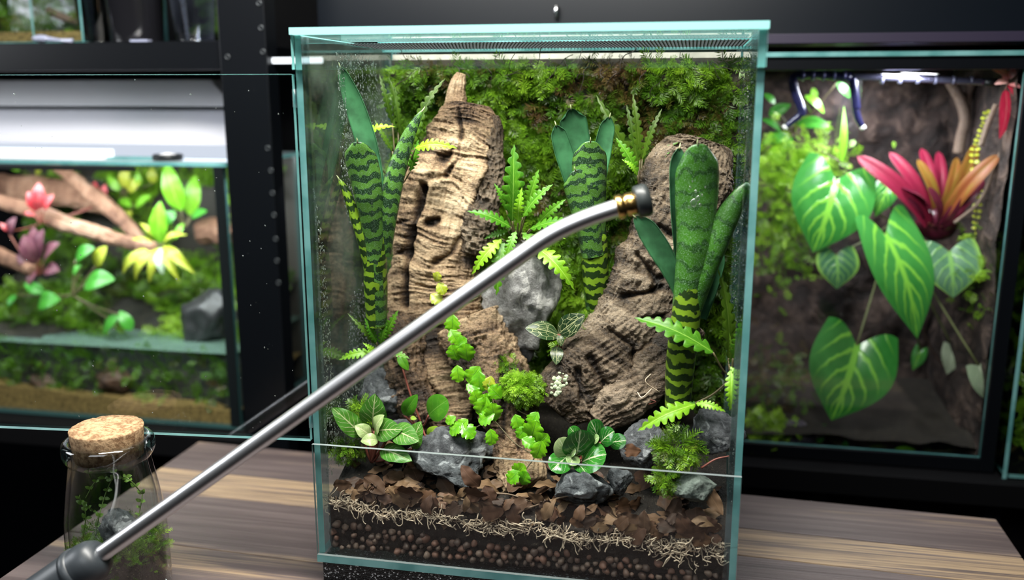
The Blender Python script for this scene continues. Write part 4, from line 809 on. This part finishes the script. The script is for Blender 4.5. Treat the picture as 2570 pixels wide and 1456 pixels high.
# ------------------------------------------------------------------ left aquarium
AX0, AX1, AY0, AY1, AZ0, AZ1 = -.62, -.2265, .312, .50, -.033, .2620
DEDGE = plain('dark_glass_edge', (.03, .075, .075), .25, .6)
aq = thing('aquarium', 'wide planted aquarium half full of water on the left rack', 'aquarium')
pane('front_pane', (AX0, AY0, AZ0 + .004, AX1, AY0 + .004, AZ1), 1, aq, edge=DEDGE); pane('right_pane', (AX1 - .004, AY0 + .0041, AZ0 + .004, AX1, AY1 - .0041, AZ1), 0, aq, edge=DEDGE)
pane('bottom_pane', (AX0, AY0, AZ0, AX1, AY1, AZ0 + .0039), 2, aq, edge=DEDGE)
mk('rear_panel', *box(AX0, AY1 - .004, AZ0 + .004, AX1, AY1, AZ1), plain('dark_rear', (.03, .025, .02), .6), smooth=False, parent=aq)
bevel(mk('corner_seam', *box(AX1 - .012, AY0 - .0012, AZ0 + .004, AX1 - .001, AY0 - .0001, AZ1), BSIL, smooth=False, parent=aq), .0005)
bevel(mk('top_rail', *box(AX0, AY0 - .004, AZ1 - .006, at(340, 410, AY0)[0], AY0 - .0005, AZ1 - .0005), BSIL, smooth=False, parent=aq), .0008)
t_ = NT('frosted_cover'); FROST = t_.bsdf((.80, .84, .90), .16, .6, trans=.45, tcol=(.85, .9, .97))
mk('cover_plate', *box(AX0, AY0 - .003, AZ1 + .0004, AX1 + .004, AY1, AZ1 + .0045), [FROST, EDGE], [1, 1, 1, 1, 0, 0], smooth=False, parent=aq)
zw = float(at(570, 888, AY0 + .006)[2])
t_ = NT('water'); WSURF = t_.t.links.new(t_.n('MixShader', {0: t_.math('MULTIPLY_ADD', schlick(t_, .02), .7, .08), 1: t_.n('MixShader', {0: .22, 1: t_.n('BsdfTransparent', {'Color': (.30, .42, .37)}).outputs[0], 2: t_.n('BsdfDiffuse', {'Color': (.36, .58, .48)}).outputs[0]}).outputs[0], 2: t_.n('BsdfGlossy', {'Color': (.75, .95, .9), 'Roughness': .12, 'Normal': t_.bump(t_.noise(60, 3), .12, .002)}).outputs[0]}).outputs[0], t_.out.inputs[0])
X, Y = np.meshgrid(np.linspace(AX0 + .001, AX1 - .0045, 60), np.linspace(AY0 + .0042, AY1 - .005, 30), indexing='ij'); mk('water', np.stack([X, Y, zw + .0004 * vn(np.stack([X * 60, Y * 60, 0 * X], -1).reshape(-1, 3), 3).reshape(X.shape)], -1).reshape(-1, 3), grid(60, 30), t_.m, parent=aq)
Z = AZ0 + .020 + .010 * np.clip((AX1 - .1 - X) * 6, 0, 1.2) + .10 * (Y - AY0) + .004 * vn(np.stack([X * 40, Y * 40, 0 * X], -1).reshape(-1, 3), 8).reshape(X.shape)
Vf = np.stack([X[:, [0, 0]], Y[:, [0, 0]], np.stack([np.full(60, AZ0 + .0042), Z[:, 0]], -1)], -1).reshape(-1, 3)
tag(mk('sand', *join([(np.stack([X, Y, Z], -1).reshape(-1, 3), grid(60, 30)), (Vf, grid(60, 2)[:, ::-1])]), plain('tank_sand', (.16, .105, .036), .8, .2, var=.4, scale=260), parent=aq), kind='stuff')
def slope(x, y): return zw - .012 + .42 * np.clip(y - .358, 0, 1) + .10 * np.clip(-.42 - x, 0, 1) + .012 * fbm(np.stack([x * 18, y * 18, 0 * x], -1), 3, 77)
X, Y = np.meshgrid(np.linspace(AX0 + .002, AX1 - .006, 90), np.linspace(.325, AY1 - .006, 50), indexing='ij'); Z = slope(X.ravel(), Y.ravel()); Z = np.where(Y.ravel() < .335, AZ0 + .02, Z)
tag(mk('planted_bank', np.stack([X.ravel(), Y.ravel(), Z], -1), grid(90, 50), plain('bank_soil', (.010, .009, .005), .7, .3, var=.6, scale=80), parent=aq), kind='stuff')
n = 2600; x = RNG.uniform(AX0 + .01, AX1 - .01, n); y = RNG.uniform(.368, .49, n); keep = fbm(np.stack([x * 26, y * 26, 0 * x], -1), 2, 31) > -.28; x, y = x[keep], y[keep]; n = len(x)
tag(moss('moss_fronds', np.stack([x, y, slope(x, y)], -1), np.tile(unit([0, -.4, .9]), (n, 1)), .017, MOSS, aq, up=(0, -.6, .1), tone=np.clip(.55 + .4 * fbm(np.stack([x * 20, y * 20, 0 * x], -1), 2, 61) + RNG.normal(0, .08, n), .2, 1)), kind='stuff')
n = 1800; x = RNG.uniform(AX0 + .01, AX1 - .012, n); z = RNG.uniform(zw + .05, AZ1 - .01, n); keep = fbm(np.stack([x * 20, z * 20, 0 * x], -1), 2, 36) > -.12; x, z = x[keep], z[keep]; n = len(x)
tag(moss('wall_moss', np.stack([x, np.full(n, .492), z], -1), np.tile([[0., -1, .1]], (n, 1)), .018, LIME, aq, tone=np.clip(.35 + .4 * fbm(np.stack([x * 16, z * 16, 0 * x], -1), 2, 66) + RNG.normal(0, .12, n), 0, 1)), kind='stuff')
n = 420; x = RNG.uniform(AX0 + .01, AX1 - .01, n); z = RNG.uniform(AZ0 + .026, zw - .006, n)
tag(moss('water_moss', np.stack([x, RNG.uniform(.326, .333, n), z], -1), np.tile([[0., -1, .2]], (n, 1)), .016, MOSS, aq, up=(0, 0, 1), tone=np.clip(.34 + .2 * fbm(np.stack([x * 20, z * 20, 0 * x], -1), 2, 66) + RNG.normal(0, .08, n), 0, 1)), kind='stuff')
seat(aq, (-.42, .4, AZ0))
# lamp hood, LED bar, black disc on the cover
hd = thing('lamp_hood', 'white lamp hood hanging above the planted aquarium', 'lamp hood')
WHT = plain('white_hood', (.78, .76, .80), .45, .4); hx0 = -.62
q = lambda px, py: at(px, py, .37); za, zb_, zc = q(300, 200)[2], q(300, 266)[2], q(300, 272)[2]; xa, xb, xc = q(540, 200)[0], q(598, 266)[0], q(570, 300)[0]
def prism(x1t, x1b, zt, zb, y0, y1, inset=0):
    V = np.array([[hx0, y0 + inset, zt], [x1t, y0 + inset, zt], [x1t, y1, zt], [hx0, y1, zt], [hx0, y0, zb], [x1b, y0, zb], [x1b, y1, zb], [hx0, y1, zb]]); return V, [[0, 1, 2, 3], [7, 6, 5, 4], [0, 4, 5, 1], [1, 5, 6, 2], [2, 6, 7, 3], [3, 7, 4, 0]]
bevel(mk('upper_hood', *prism(xa, xb, za, zb_, .36, .46), WHT, smooth=False, parent=hd), .001)
bevel(mk('gap_strip', *prism(xb - .001, xb - .001, zb_ - .0002, zc, .361, .459), BSIL, smooth=False, parent=hd), .0003)
bevel(mk('lower_hood', *prism(xc, xc, zc - .0002, AZ1 + .0052, .368, .452), plain('grey_hood', (.62, .60, .66), .45, .4), smooth=False, parent=hd), .001)
bevel(mk('lit_hood_band', *box(hx0, .3555, AZ1 + .0052, at(604, 380, .36)[0], .3675, AZ1 + .020), emit('hood_glow', (.80, .84, .98), .95), smooth=False, parent=hd), .003)  # hood face lit by the LED bar, its brightness put in as emission
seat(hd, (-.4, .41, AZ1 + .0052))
c = at(100, 378, .335); x2 = at(270, 375, .335)[0]
lb = thing('led_bar', 'glowing white LED bar lying on the aquarium cover', 'lamp')
mk('housing', *box(-.62, .325, AZ1 + .0048, x2, .348, AZ1 + .0065), WHT, smooth=False, parent=lb); mk('diffuser', *box(-.62, .326, AZ1 + .0065, x2 - .001, .347, AZ1 + .0150), emit('led_glow', (.93, .96, 1), 2.2), smooth=False, parent=lb); seat(lb, (-.5, .335, AZ1 + .005))
tag(mk('acrylic_strip', *box(x2 + .001, .330, AZ1 + .0048, at(400, 370, .34)[0], .352, AZ1 + .0072), EDGE, smooth=False), 'teal acrylic strip beside the LED bar on the aquarium cover', 'strip')
gd = thing('cable_grommet', 'black round cable grommet lying on the aquarium cover', 'grommet'); c = at(420, 377, .335); c[2] = AZ1 + .0048
turned('ring', BSIL, c, (0, 0, 1), [(.009, 0), (.0160, 0), (.0163, .0048), (.0150, .0066), (.0095, .0062), (.009, .003)], gd); turned('disc', WHT, c, (0, 0, 1), [(0, .0005), (.0092, .0005), (.0092, .0064), (0, .0082)], gd); seat(gd, c)
addw = lambda pp, r, lab, Y0, Y1: tag(bark('driftwood', [(a, b, h * .72, Y0 + (Y1 - Y0) * i / (len(pp) - 1)) for i, (a, b, h) in enumerate(pp)], .9, REDW, None, int(pp[0][0]) + 5, 140, 70, lump=.0018, plate=.0003, grain=.0016, gk=(60, 8)), lab, 'driftwood')
REDW = woodmat('reddish_driftwood', [(0, (.05, .022, .012)), (.35, (.16, .075, .045)), (.7, (.30, .16, .10)), (1, (.42, .26, .18))], .5)
addw([(360, 610, 16), (300, 545, 22), (245, 498, 24), (205, 465, 19), (165, 435, 16), (130, 412, 13)], 0, 'reddish driftwood branch leaning to the top of the aquarium', .40, .44)
addw([(390, 622, 16), (320, 608, 20), (240, 585, 24), (160, 560, 24), (80, 528, 22), (-20, 500, 22)], 0, 'long reddish driftwood branch lying across the middle of the aquarium', .37, .40)
addw([(80, 680, 16), (40, 660, 22), (-30, 628, 24)], 0, 'short reddish driftwood end low at the left of the aquarium', .36, .38)
addw([(260, 520, 20), (190, 490, 40), (90, 480, 45), (-30, 470, 45)], 0, 'broad tan driftwood slab behind the branches of the aquarium', .45, .46)
addw([(500, 585, 34), (540, 580, 40), (580, 600, 30)], 0, 'pinkish wood knot in the corner of the aquarium by the seam', .44, .44)
AL = [leafmat('tank_leaf_lime', (.16, .46, .02), (.26, .6, .04), (.4, .7, .1), 8, .3, .06, .05, .35, .35), leafmat('tank_leaf_dark', (.03, .18, .02), (.06, .28, .03), (.1, .32, .06), 6, .3, .05, .04, .3, .15, spec=.35), leafmat('tank_leaf_yellow', (.36, .42, .03), (.48, .52, .05), (.6, .6, .15), 9, .3, .06, .05, .4, .3), leafmat('tank_leaf_red', (.36, .02, .03), (.46, .07, .08), (.6, .2, .2), 6, .3, .06, .04, .35, .3), leafmat('tank_leaf_pale', (.30, .42, .28), (.45, .55, .42), (.6, .65, .55), 12, .2, .06, .1, .3, .2), leafmat('tank_leaf_plum', (.10, .03, .05), (.16, .06, .08), (.2, .1, .1), 6, .3, .06, .04, .3, .2)]
AM = [leaf_me(AL[0], .42, OVAL, arch=.1, wav=.01), leaf_me(AL[1], .55, OVAL, arch=.12), leaf_me(AL[2], .26, LANCE, n=64, m=7, lobes=12, ld=.4, slant=.6, arch=.25), leaf_me(AL[3], .5, OVAL, arch=.15), leaf_me(AL[4], .42, LANCE, arch=.2, n=64, m=7, lobes=12, ld=.25, slant=.6), leaf_me(AL[5], .6, OVAL, arch=.15), leaf_me(AL[2], .6, OVAL, arch=.12)]
bush('broad_leaf_plant', 'lime plant with two tall oval leaves in the corner of the aquarium', 'plant', (465, 570, .41), [(455, 530, 418, 408, 0, .41, .41), (475, 540, 490, 440, 0, .42, .43), (440, 530, 400, 570, 1, .40, .39), (480, 545, 520, 530, 1, .42, .42), (460, 560, 440, 600, 0, .4, .39)], AM, STEM, .001)
bush('rosette_plant', 'yellow green rosette of drooping lobed fronds at the branch ends', 'plant', (400, 625, .385), [(400, 610, 403, 505, 0, .385, .385), (395, 618, 308, 690, 2, .375, .36), (392, 622, 340, 705, 2, .372, .355), (402, 622, 408, 690, 4, .37, .352), (408, 618, 490, 688, 2, .375, .36), (410, 622, 450, 706, 2, .372, .355), (390, 612, 330, 600, 2, .385, .37), (410, 610, 470, 590, 2, .385, .38), (395, 605, 350, 560, 2, .39, .39), (398, 622, 375, 710, 2, .37, .352)], AM, STEM, .001)
bush('dark_leaf_plant', 'glossy dark green leaves low in the middle of the aquarium', 'plant', (180, 740, .36), [(190, 650, 238, 622, 1, .37, .365), (212, 715, 288, 702, 1, .36, .352), (110, 735, 60, 712, 1, .36, .355), (95, 760, 152, 752, 1, .36, .35), (240, 668, 268, 618, 6, .37, .37), (300, 790, 260, 840, 1, .35, .345), (205, 660, 185, 690, 1, .37, .36), (40, 740, 20, 770, 1, .36, .35), (330, 830, 300, 780, 1, .35, .35)], AM, STEM, .001)
bush('red_plant', 'small bright red leaved plant on the driftwood of the aquarium', 'plant', (105, 560, .375), [(100, 525, 98, 458, 3, .375, .375), (92, 530, 70, 480, 3, .375, .37), (110, 525, 136, 490, 3, .375, .37), (250, 510, 238, 455, 3, .43, .43), (262, 510, 265, 462, 3, .43, .43), (88, 540, 60, 535, 3, .37, .365), (20, 580, 0, 560, 3, .37, .365)], AM, RSTEM, .001)
bush('plum_plant', 'dull plum leaved plant low on the left of the aquarium', 'plant', (95, 690, .37), [(90, 660, 60, 590, 5, .37, .365), (100, 650, 110, 575, 5, .37, .37), (110, 660, 150, 610, 5, .37, .365), (85, 670, 40, 640, 5, .37, .36), (115, 675, 150, 680, 5, .365, .355), (90, 680, 70, 720, 5, .365, .355), (25, 590, 40, 545, 5, .37, .37), (100, 640, 85, 570, 5, .375, .372)], AM, RSTEM, .001)
bush('bushy_plant', 'pale green clump of small leaves beside the branch in the aquarium', 'plant', (310, 480, .46), [(300, 480, 270, 440, 0, .46, .46), (310, 470, 322, 420, 6, .46, .46), (320, 480, 355, 450, 6, .46, .46), (300, 500, 330, 520, 0, .45, .44), (340, 520, 380, 490, 0, .44, .44), (330, 530, 300, 560, 6, .44, .43), (350, 470, 345, 430, 0, .46, .46), (385, 460, 380, 420, 6, .47, .47), (50, 430, 20, 415, 0, .47, .47), (90, 440, 110, 415, 6, .47, .47)], AM, STEM, .0008)
rock(520, 800, 75, 70, .375, plain('dark_basalt', (.022, .022, .024), .5, var=.5), 89, 'dark rock in the lower corner of the aquarium by the black seam', sub=4)
rock(295, 950, 55, 34, .335, plain('brown_stone', (.07, .035, .02), .6, var=.4), 91, 'brown stone lying under the water behind the bottle cork', sub=4)
rock(498, 1022, 26, 20, .33, plain('rust_stone', (.16, .06, .025), .6, var=.4), 93, 'rust red pebble on the sand near the aquarium corner', sub=4)
rock(110, 960, 45, 26, .335, MATS['brown_stone'], 97, 'dark brown stone on the ochre sand at the left of the aquarium', sub=4)
# ------------------------------------------------------------------ right terrarium
RX0, RX1, RY0, RY1, RZ0, RZ1 = .29, .569, .345, .54, -.033, .372
rt = thing('terrarium', 'black framed glass terrarium with big veined leaves and a red bromeliad', 'terrarium')
for nm, b in (('left_post', (RX0, RY0, RZ0, RX0 + .012, RY0 + .012, RZ1)), ('right_post', (RX1 - .013, RY0, RZ0, RX1, RY0 + .012, RZ1)), ('bottom_rail', (RX0 + .0121, RY0, RZ0, RX1 - .0131, RY0 + .012, RZ0 + .014)), ('top_rail', (RX0 + .0121, RY0, RZ1 - .012, RX1 - .0131, RY0 + .012, RZ1))): bevel(mk(nm, *box(*b), BLACK, smooth=False, parent=rt), .0008)
pane('front_pane', (RX0 + .0122, RY0 + .004, RZ0 + .0142, RX1 - .0132, RY0 + .007, RZ1 - .0122), 1, rt)
pane('cover_pane', (RX0 - .004, RY0 - .004, RZ1 + .0002, RX1 + .002, RY1, RZ1 + .0045), 2, rt)
t_ = NT('brown_cork_wall'); f_ = t_.noise(45, 6, rough=.65, dist=.8); WALLB = t_.bsdf(t_.ramp(f_, [(.3, (.006, .0045, .005)), (.5, (.026, .016, .014)), (.66, (.085, .056, .046))]), .75, .3, t_.bump(f_, 1, .01))
def lump_wall(name, x0, x1, z0, z1, yf, par, n=70):
    X, Z = np.meshgrid(np.linspace(x0, x1, n), np.linspace(z0, z1, n), indexing='ij'); y = yf(X.ravel()) - .012 * fbm(np.stack([X.ravel() * 25, Z.ravel() * 16, 0 * X.ravel()], -1), 4, 17)
    return mk(name, np.stack([X.ravel(), y, Z.ravel()], -1), grid(n, n), WALLB, parent=par)
lump_wall('cork_background', RX0 + .002, RX1 - .002, RZ0 + .004, RZ1 - .002, lambda x: RY1 - .02 - 0 * x, rt)
xs = np.linspace(RY0 + .0125, RY1 - .01, 50); zs2 = np.linspace(RZ0 + .004, RZ1 - .002, 70); Yg, Zg = np.meshgrid(xs, zs2, indexing='ij'); xx = RX1 - .016 - .010 * np.clip((Yg.ravel() - RY0 - .02) * 14, 0, 1) - .006 * fbm(np.stack([Yg.ravel() * 25, Zg.ravel() * 16, 0 * Yg.ravel()], -1), 4, 19)
mk('cork_side', np.stack([xx, Yg.ravel(), Zg.ravel()], -1), grid(50, 70)[:, ::-1], WALLB, parent=rt)
mk('floor_pane', *box(RX0 + .001, RY0 + .0125, RZ0, RX1 - .001, RY1, RZ0 + .004), BLACK, smooth=False, parent=rt)
X, Y = np.meshgrid(np.linspace(RX0 + .014, RX1 - .014, 50), np.linspace(RY0 + .013, RY1 - .03, 30), indexing='ij'); tag(mk('substrate', np.stack([X, Y, RZ0 + .02 + .15 * (Y - RY0) + .004 * vn(np.stack([X * 50, Y * 50, 0 * X], -1).reshape(-1, 3), 3).reshape(X.shape)], -1).reshape(-1, 3), grid(50, 30), SOIL, parent=rt), kind='stuff')
mk('acrylic_sheet', *box(at(2075, 500, .42)[0], .42, RZ0 + .03, at(2140, 500, .42)[0], .4212, RZ1 - .014), glass('hazy_acrylic', (.93, .93, .96), 1, .1, .008), smooth=False, parent=rt)
seat(rt, (.42, .44, RZ0))
PH = leafmat('philodendron_leaf', (.030, .19, .03), (.055, .27, .05), (.24, .58, .06), 5.0, .55, .10, .48, .22, .25, vstr=.85, spread=.45, bumpk=.5); PHD = leafmat('philodendron_dusky', (.06, .16, .08), (.11, .22, .13), (.22, .44, .10), 5, .55, .10, .40, .25, .2, edge=(.25, .45, .08), vstr=.7, bumpk=.4); PHP = leafmat('philodendron_pale', (.22, .28, .18), (.30, .34, .25), (.45, .5, .36), 4, .4, .05, .06, .35, .2)
PHM = [leaf_me(PH, 1.02, HEART, heart=.26, fold=.15, arch=.12, n=34, m=17), leaf_me(PH, .60, HEART, heart=.24, fold=.2, arch=.10, n=34, m=17), leaf_me(PHD, 1.2, HEART, heart=.26, fold=.15, arch=.12, n=34, m=17), leaf_me(PHP, .75, HEART, heart=.1, fold=.15, arch=.12, n=30, m=13)]
up_ = np.array([.1, -.9, .45])
bush('philodendron', 'climbing plant with large pale veined heart shaped leaves behind the right glass', 'plant', (2240, 560, .43), [(2098, 452, 2040, 634, 0, .400, .380), (2232, 458, 2196, 545, 1, .425, .415), (2222, 590, 2302, 850, 1, .385, .362), (2382, 632, 2392, 748, 2, .39, .376), (2098, 640, 2100, 726, 2, .39, .38), (2150, 868, 2086, 1056, 0, .375, .358), (2456, 918, 2484, 1014, 3, .37, .364), (2390, 870, 2376, 940, 3, .43, .42), (2310, 880, 2290, 930, 1, .43, .42)], PHM, plain('petiole', (.12, .13, .05), .5), .0011, up_)
BRR = [leafmat('bromeliad_red', (.15, .007, .028), (.22, .014, .04), (.5, .1, .1), 3, .2, .0, .0, .4, .3, vstr=0, spec=.25), leafmat('bromeliad_orange', (.22, .060, .020), (.20, .12, .02), (.4, .25, .05), 3, .2, 0, 0, .4, .3, vstr=0, spec=.25), leafmat('bromeliad_plum', (.075, .008, .022), (.13, .014, .035), (.2, .05, .05), 3, .2, 0, 0, .25, .1, vstr=0)]
BRM = [leaf_me(m_, w_, STRAP, fold=.5, arch=ar, n=20, m=9) for m_, w_, ar in ((BRR[0], .19, .12), (BRR[1], .20, .14), (BRR[2], .26, .16))]
rb = bush('bromeliad', 'open rosette bromeliad with crimson and orange leaves behind the right glass', 'bromeliad', (2350, 555, .43), [(2330, 560, 2150, 392, 0, .405, .40), (2335, 545, 2232, 382, 0, .42, .43), (2345, 540, 2312, 372, 0, .43, .45), (2350, 540, 2302, 400, 1, .42, .42), (2360, 540, 2402, 395, 1, .43, .44), (2365, 545, 2450, 360, 1, .42, .415), (2370, 550, 2508, 388, 1, .405, .385), (2340, 565, 2262, 470, 2, .405, .39), (2350, 568, 2330, 470, 2, .40, .385), (2365, 568, 2430, 480, 2, .405, .39), (2355, 540, 2355, 380, 0, .44, .46), (2330, 560, 2225, 455, 2, .41, .40), (2372, 560, 2470, 450, 2, .405, .395)], BRM, RSTEM, .001)
c = at(2352, 558, .425); V0, F0 = ico(3); V1 = V0 * np.array([.021, .016, .019]) * (1 + .1 * fbm(V0 * 3, 2, 4))[:, None]; mk('base', V1 + c, F0, BRR[2], parent=rb).matrix_parent_inverse = Matrix.Translation(-Vector(rb.location))
PINK = leafmat('pink_leaf', (.75, .22, .24), (.9, .5, .48), (.9, .6, .6), 4, .3, .05, .04, .3, .35); CRIM = leafmat('crimson_leaf', (.45, .015, .05), (.6, .03, .08), (.7, .2, .2), 4, .3, .05, .04, .3, .3)
bush('pink_plant', 'hanging pink and crimson leaves under the lamp in the upper corner of the right terrarium', 'plant', (2530, 200, .368), [(2530, 200, 2476, 168, 0, .368, .364), (2530, 205, 2496, 212, 0, .366, .362), (2528, 198, 2562, 166, 0, .366, .362), (2530, 210, 2548, 250, 1, .366, .364), (2524, 225, 2508, 350, 1, .368, .372), (2520, 200, 2520, 168, 0, .37, .372), (2532, 212, 2564, 222, 0, .364, .360)], [leaf_me(PINK, .5, OVAL, arch=.15), leaf_me(CRIM, .34, LANCE, arch=.1)], RSTEM, .001)
GL = [leaf_me(AL[0], .5, OVAL, arch=.12), leaf_me(AL[1], .5, OVAL, arch=.12), leaf_me(AL[0], .13, LANCE, arch=.05)]
bush('leafy_plant', 'bright oval leaved plant in the upper corner of the right terrarium beside the tall glass', 'plant', (1990, 330, .46), [(1930, 290, 1985, 262, 1, .45, .44), (2000, 310, 2082, 318, 1, .44, .43), (2020, 240, 2068, 285, 0, .45, .45), (2100, 208, 2132, 246, 1, .46, .46), (1960, 330, 1910, 300, 1, .45, .44), (1945, 260, 1915, 235, 1, .46, .46), (2112, 408, 2118, 264, 2, .40, .41), (1980, 340, 1915, 360, 1, .45, .44), (1935, 400, 1990, 345, 1, .45, .45), (2040, 220, 2044, 255, 0, .46, .46)], GL, STEM, .0008)
n = 700; c = at(1995, 420, .44); d = RNG.normal(size=(n, 3)) * np.array([.024, .010, .020]); P = c + d
m1 = thing('moss_cushion', 'bright yellow green moss mound behind the right glass near the tall terrarium', 'moss'); tag(moss('moss_fronds', P, unit(np.array([0, -1, .6]) + RNG.normal(size=(n, 3)) * .4), .013, LIME, m1, tone=np.clip(RNG.normal(.65, .2, n), .2, 1)), kind='stuff'); seat(m1, c)
def dark_moss(px, py, sx, sz, Y, n, label, m=MOSS, mu=.45, size=.014):
    c = at(px, py, Y); P = c + RNG.normal(size=(n, 3)) * np.array([sx, .012, sz]); o = thing('moss_cushion', label, 'moss'); tag(moss('moss_fronds', P, unit(np.array([0, -1, .5]) + RNG.normal(size=(n, 3)) * .5), size, m, o, tone=np.clip(RNG.normal(mu, .18, n), 0, 1)), kind='stuff'); return seat(o, c)
dark_moss(1965, 570, .020, .030, .45, 420, 'green moss strand hanging below the yellow moss mound', mu=.6)
dark_moss(2478, 690, .012, .022, .395, 260, 'green moss tuft behind the dusky leaf by the right post', mu=.7)
dark_moss(1925, 1075, .016, .009, .385, 260, 'bright green moss on the floor of the right terrarium by the tall glass', mu=.8)
dark_moss(1950, 950, .022, .022, .42, 220, 'dull moss and twigs above the floor moss of the right terrarium', mu=.2)
dark_moss(2300, 1120, .06, .006, .40, 160, 'sparse dark moss on the floor of the right terrarium', mu=.3)
rock(2000, 1085, 46, 36, .385, rockmat('violet_stone', (.06, .05, .07), (.16, .13, .17), (.3, .25, .28)), 101, 'violet grey stone on the floor of the right terrarium', sub=4)
bush('floor_sprig', 'few small green leaves along the floor of the right terrarium', 'plant', (2120, 1125, .38), [(2120, 1130, 2122, 1100, 1, .38, .38), (2240, 1135, 2310, 1142, 0, .37, .37), (2090, 1080, 2060, 1070, 1, .385, .38), (2060, 1080, 2090, 1090, 0, .38, .38), (2445, 1130, 2460, 1150, 1, .38, .375), (2050, 1110, 2070, 1095, 1, .38, .38)], GL, STEM, .0006)
for pp, r, Y, lab, mt in (([(2385, 205), (2410, 250), (2422, 300), (2412, 345), (2405, 385)], .0056, .45, 'forked tan root hanging in the right terrarium', PALEW), ([(2455, 180), (2430, 235), (2425, 290)], .0045, .455, 'tan side root joining the forked root', PALEW), ([(2500, 262), (2480, 310), (2462, 365)], .0026, .385, 'pale thin root above the red bromeliad', PALEW), ([(2530, 330), (2490, 440), (2455, 510), (2395, 560)], .0018, .385, 'long thin root along the side wall of the right terrarium', PALEW), ([(2440, 490), (2442, 560), (2436, 620)], .0022, .44, 'reddish root below the thin roots', REDW), ([(2465, 810), (2472, 870), (2455, 930), (2448, 1010), (2440, 1070)], .0018, .385, 'reddish root beside the small pale leaf', REDW), ([(2300, 790), (2340, 880), (2400, 960)], .0010, .44, 'thin dark root in the shade of the right terrarium', REDW)):
    tag(addtube('root', mt, [at(a, b, Y) for a, b in pp], r, None, 10, 30), lab, 'root')
cv = thing('trailing_vine', 'tiny leaved trailing vine hanging beside the roots in the right terrarium', 'plant'); SM = leaf_me(AL[2], .8, ROUND, n=8, m=5); pp = [(2480, 275, .40), (2465, 330, .40), (2445, 390, .40), (2455, 480, .40), (2450, 560, .40), (2465, 620, .395)]
Q = smooth_path([at(*q) for q in pp], 26); addtube('stem', STEM, Q, .0005, cv, 6)
for s in Q[1:]:
    for sg in (-1, 1): put(cv, SM, s, s + unit(np.array([sg, -.3, .1]) + RNG.normal(size=3) * .3) * .0048)
seat(cv, Q[0])
# mist pipe with two nozzles
ms = thing('mist_pipe', 'blue black misting pipe with two drop nozzles under the right terrarium cover', 'pipe')
t_ = NT('pipe_chrome'); PIPE = t_.bsdf((.018, .018, .07), .22, .6, metal=.2); CHR = plain('pipe_bright', (.16, .16, .26), .25, metal=.8)
Ym = .38; pq = lambda *a: [at(x, y, Ym) for x, y in a]
addtube('pipe', CHR, pq((2130, 192), (2300, 198), (2480, 206)), .0034, ms, 16, 20); addtube('pipe', PIPE, pq((1988, 205), (2000, 190), (2040, 186), (2090, 190), (2135, 194)), .0046, ms, 16, 24)
addtube('pipe', PIPE, pq((1988, 200), (1996, 235), (2012, 275), (2010, 290)), .0042, ms, 16, 16); addtube('nozzle', PIPE, pq((2012, 285), (1992, 302), (1972, 318)), [.0034, .0034, .0026], ms, 14, 10); addtube('nozzle_tip', plain('white_tip', (.75, .76, .74), .4), pq((1973, 317), (1966, 322)), .0028, ms, 12)
addtube('pipe', PIPE, pq((2140, 194), (2146, 235), (2150, 275)), .0040, ms, 16, 16); addtube('nozzle', PIPE, pq((2148, 272), (2154, 298), (2164, 318)), [.0034, .0034, .0026], ms, 14, 10); addtube('nozzle_tip', MATS['white_tip'], pq((2163, 317), (2168, 324)), .0028, ms, 12)
for x in np.arange(2010, 2130, 26): addtube('coupling', plain('coupling_%d' % x, (.10, .10, .26), .2, metal=.3), pq((x, 189), (x + 8, 189)), .0053, ms, 16)
for x in (2210, 2255, 2300, 2345, 2390, 2435): addtube('clip', plain('clip_%d' % x, (.10, .10, .16), .3), pq((x, 201), (x + 7, 201)), .0039, ms, 14)
addtube('elbow', BSIL, pq((2470, 206), (2510, 208)), .0042, ms, 14); seat(ms, at(2140, 192, Ym))
# neighbour terrarium at the frame's edge
nt = thing('terrarium', 'next glass terrarium cut by the frame edge at the far right', 'terrarium')
pane('side_pane', (.5740, .335, -.034, .5775, .52, .3719), 0, nt); pane('front_pane', (.5780, .335, -.034, .78, .3385, .3719), 1, nt); pane('bottom_pane', (.5780, .339, -.034, .78, .52, -.030), 2, nt); pane('lid_pane', (.5735, .334, .3722, .78, .52, .3767), 2, nt); mk('back_board', *box(.57, .52, -.034, .75, .525, .38), MATT, smooth=False, parent=nt)
n = 300; P = np.stack([RNG.uniform(.59, .65, n), RNG.uniform(.38, .42, n), RNG.uniform(-.02, .16, n)], -1); tag(moss('moss_fronds', P, np.tile([[0, -1., .2]], (n, 1)), .016, MOSS, nt, tone=RNG.uniform(.4, .9, n)), kind='stuff'); seat(nt, (.65, .43, -.034))
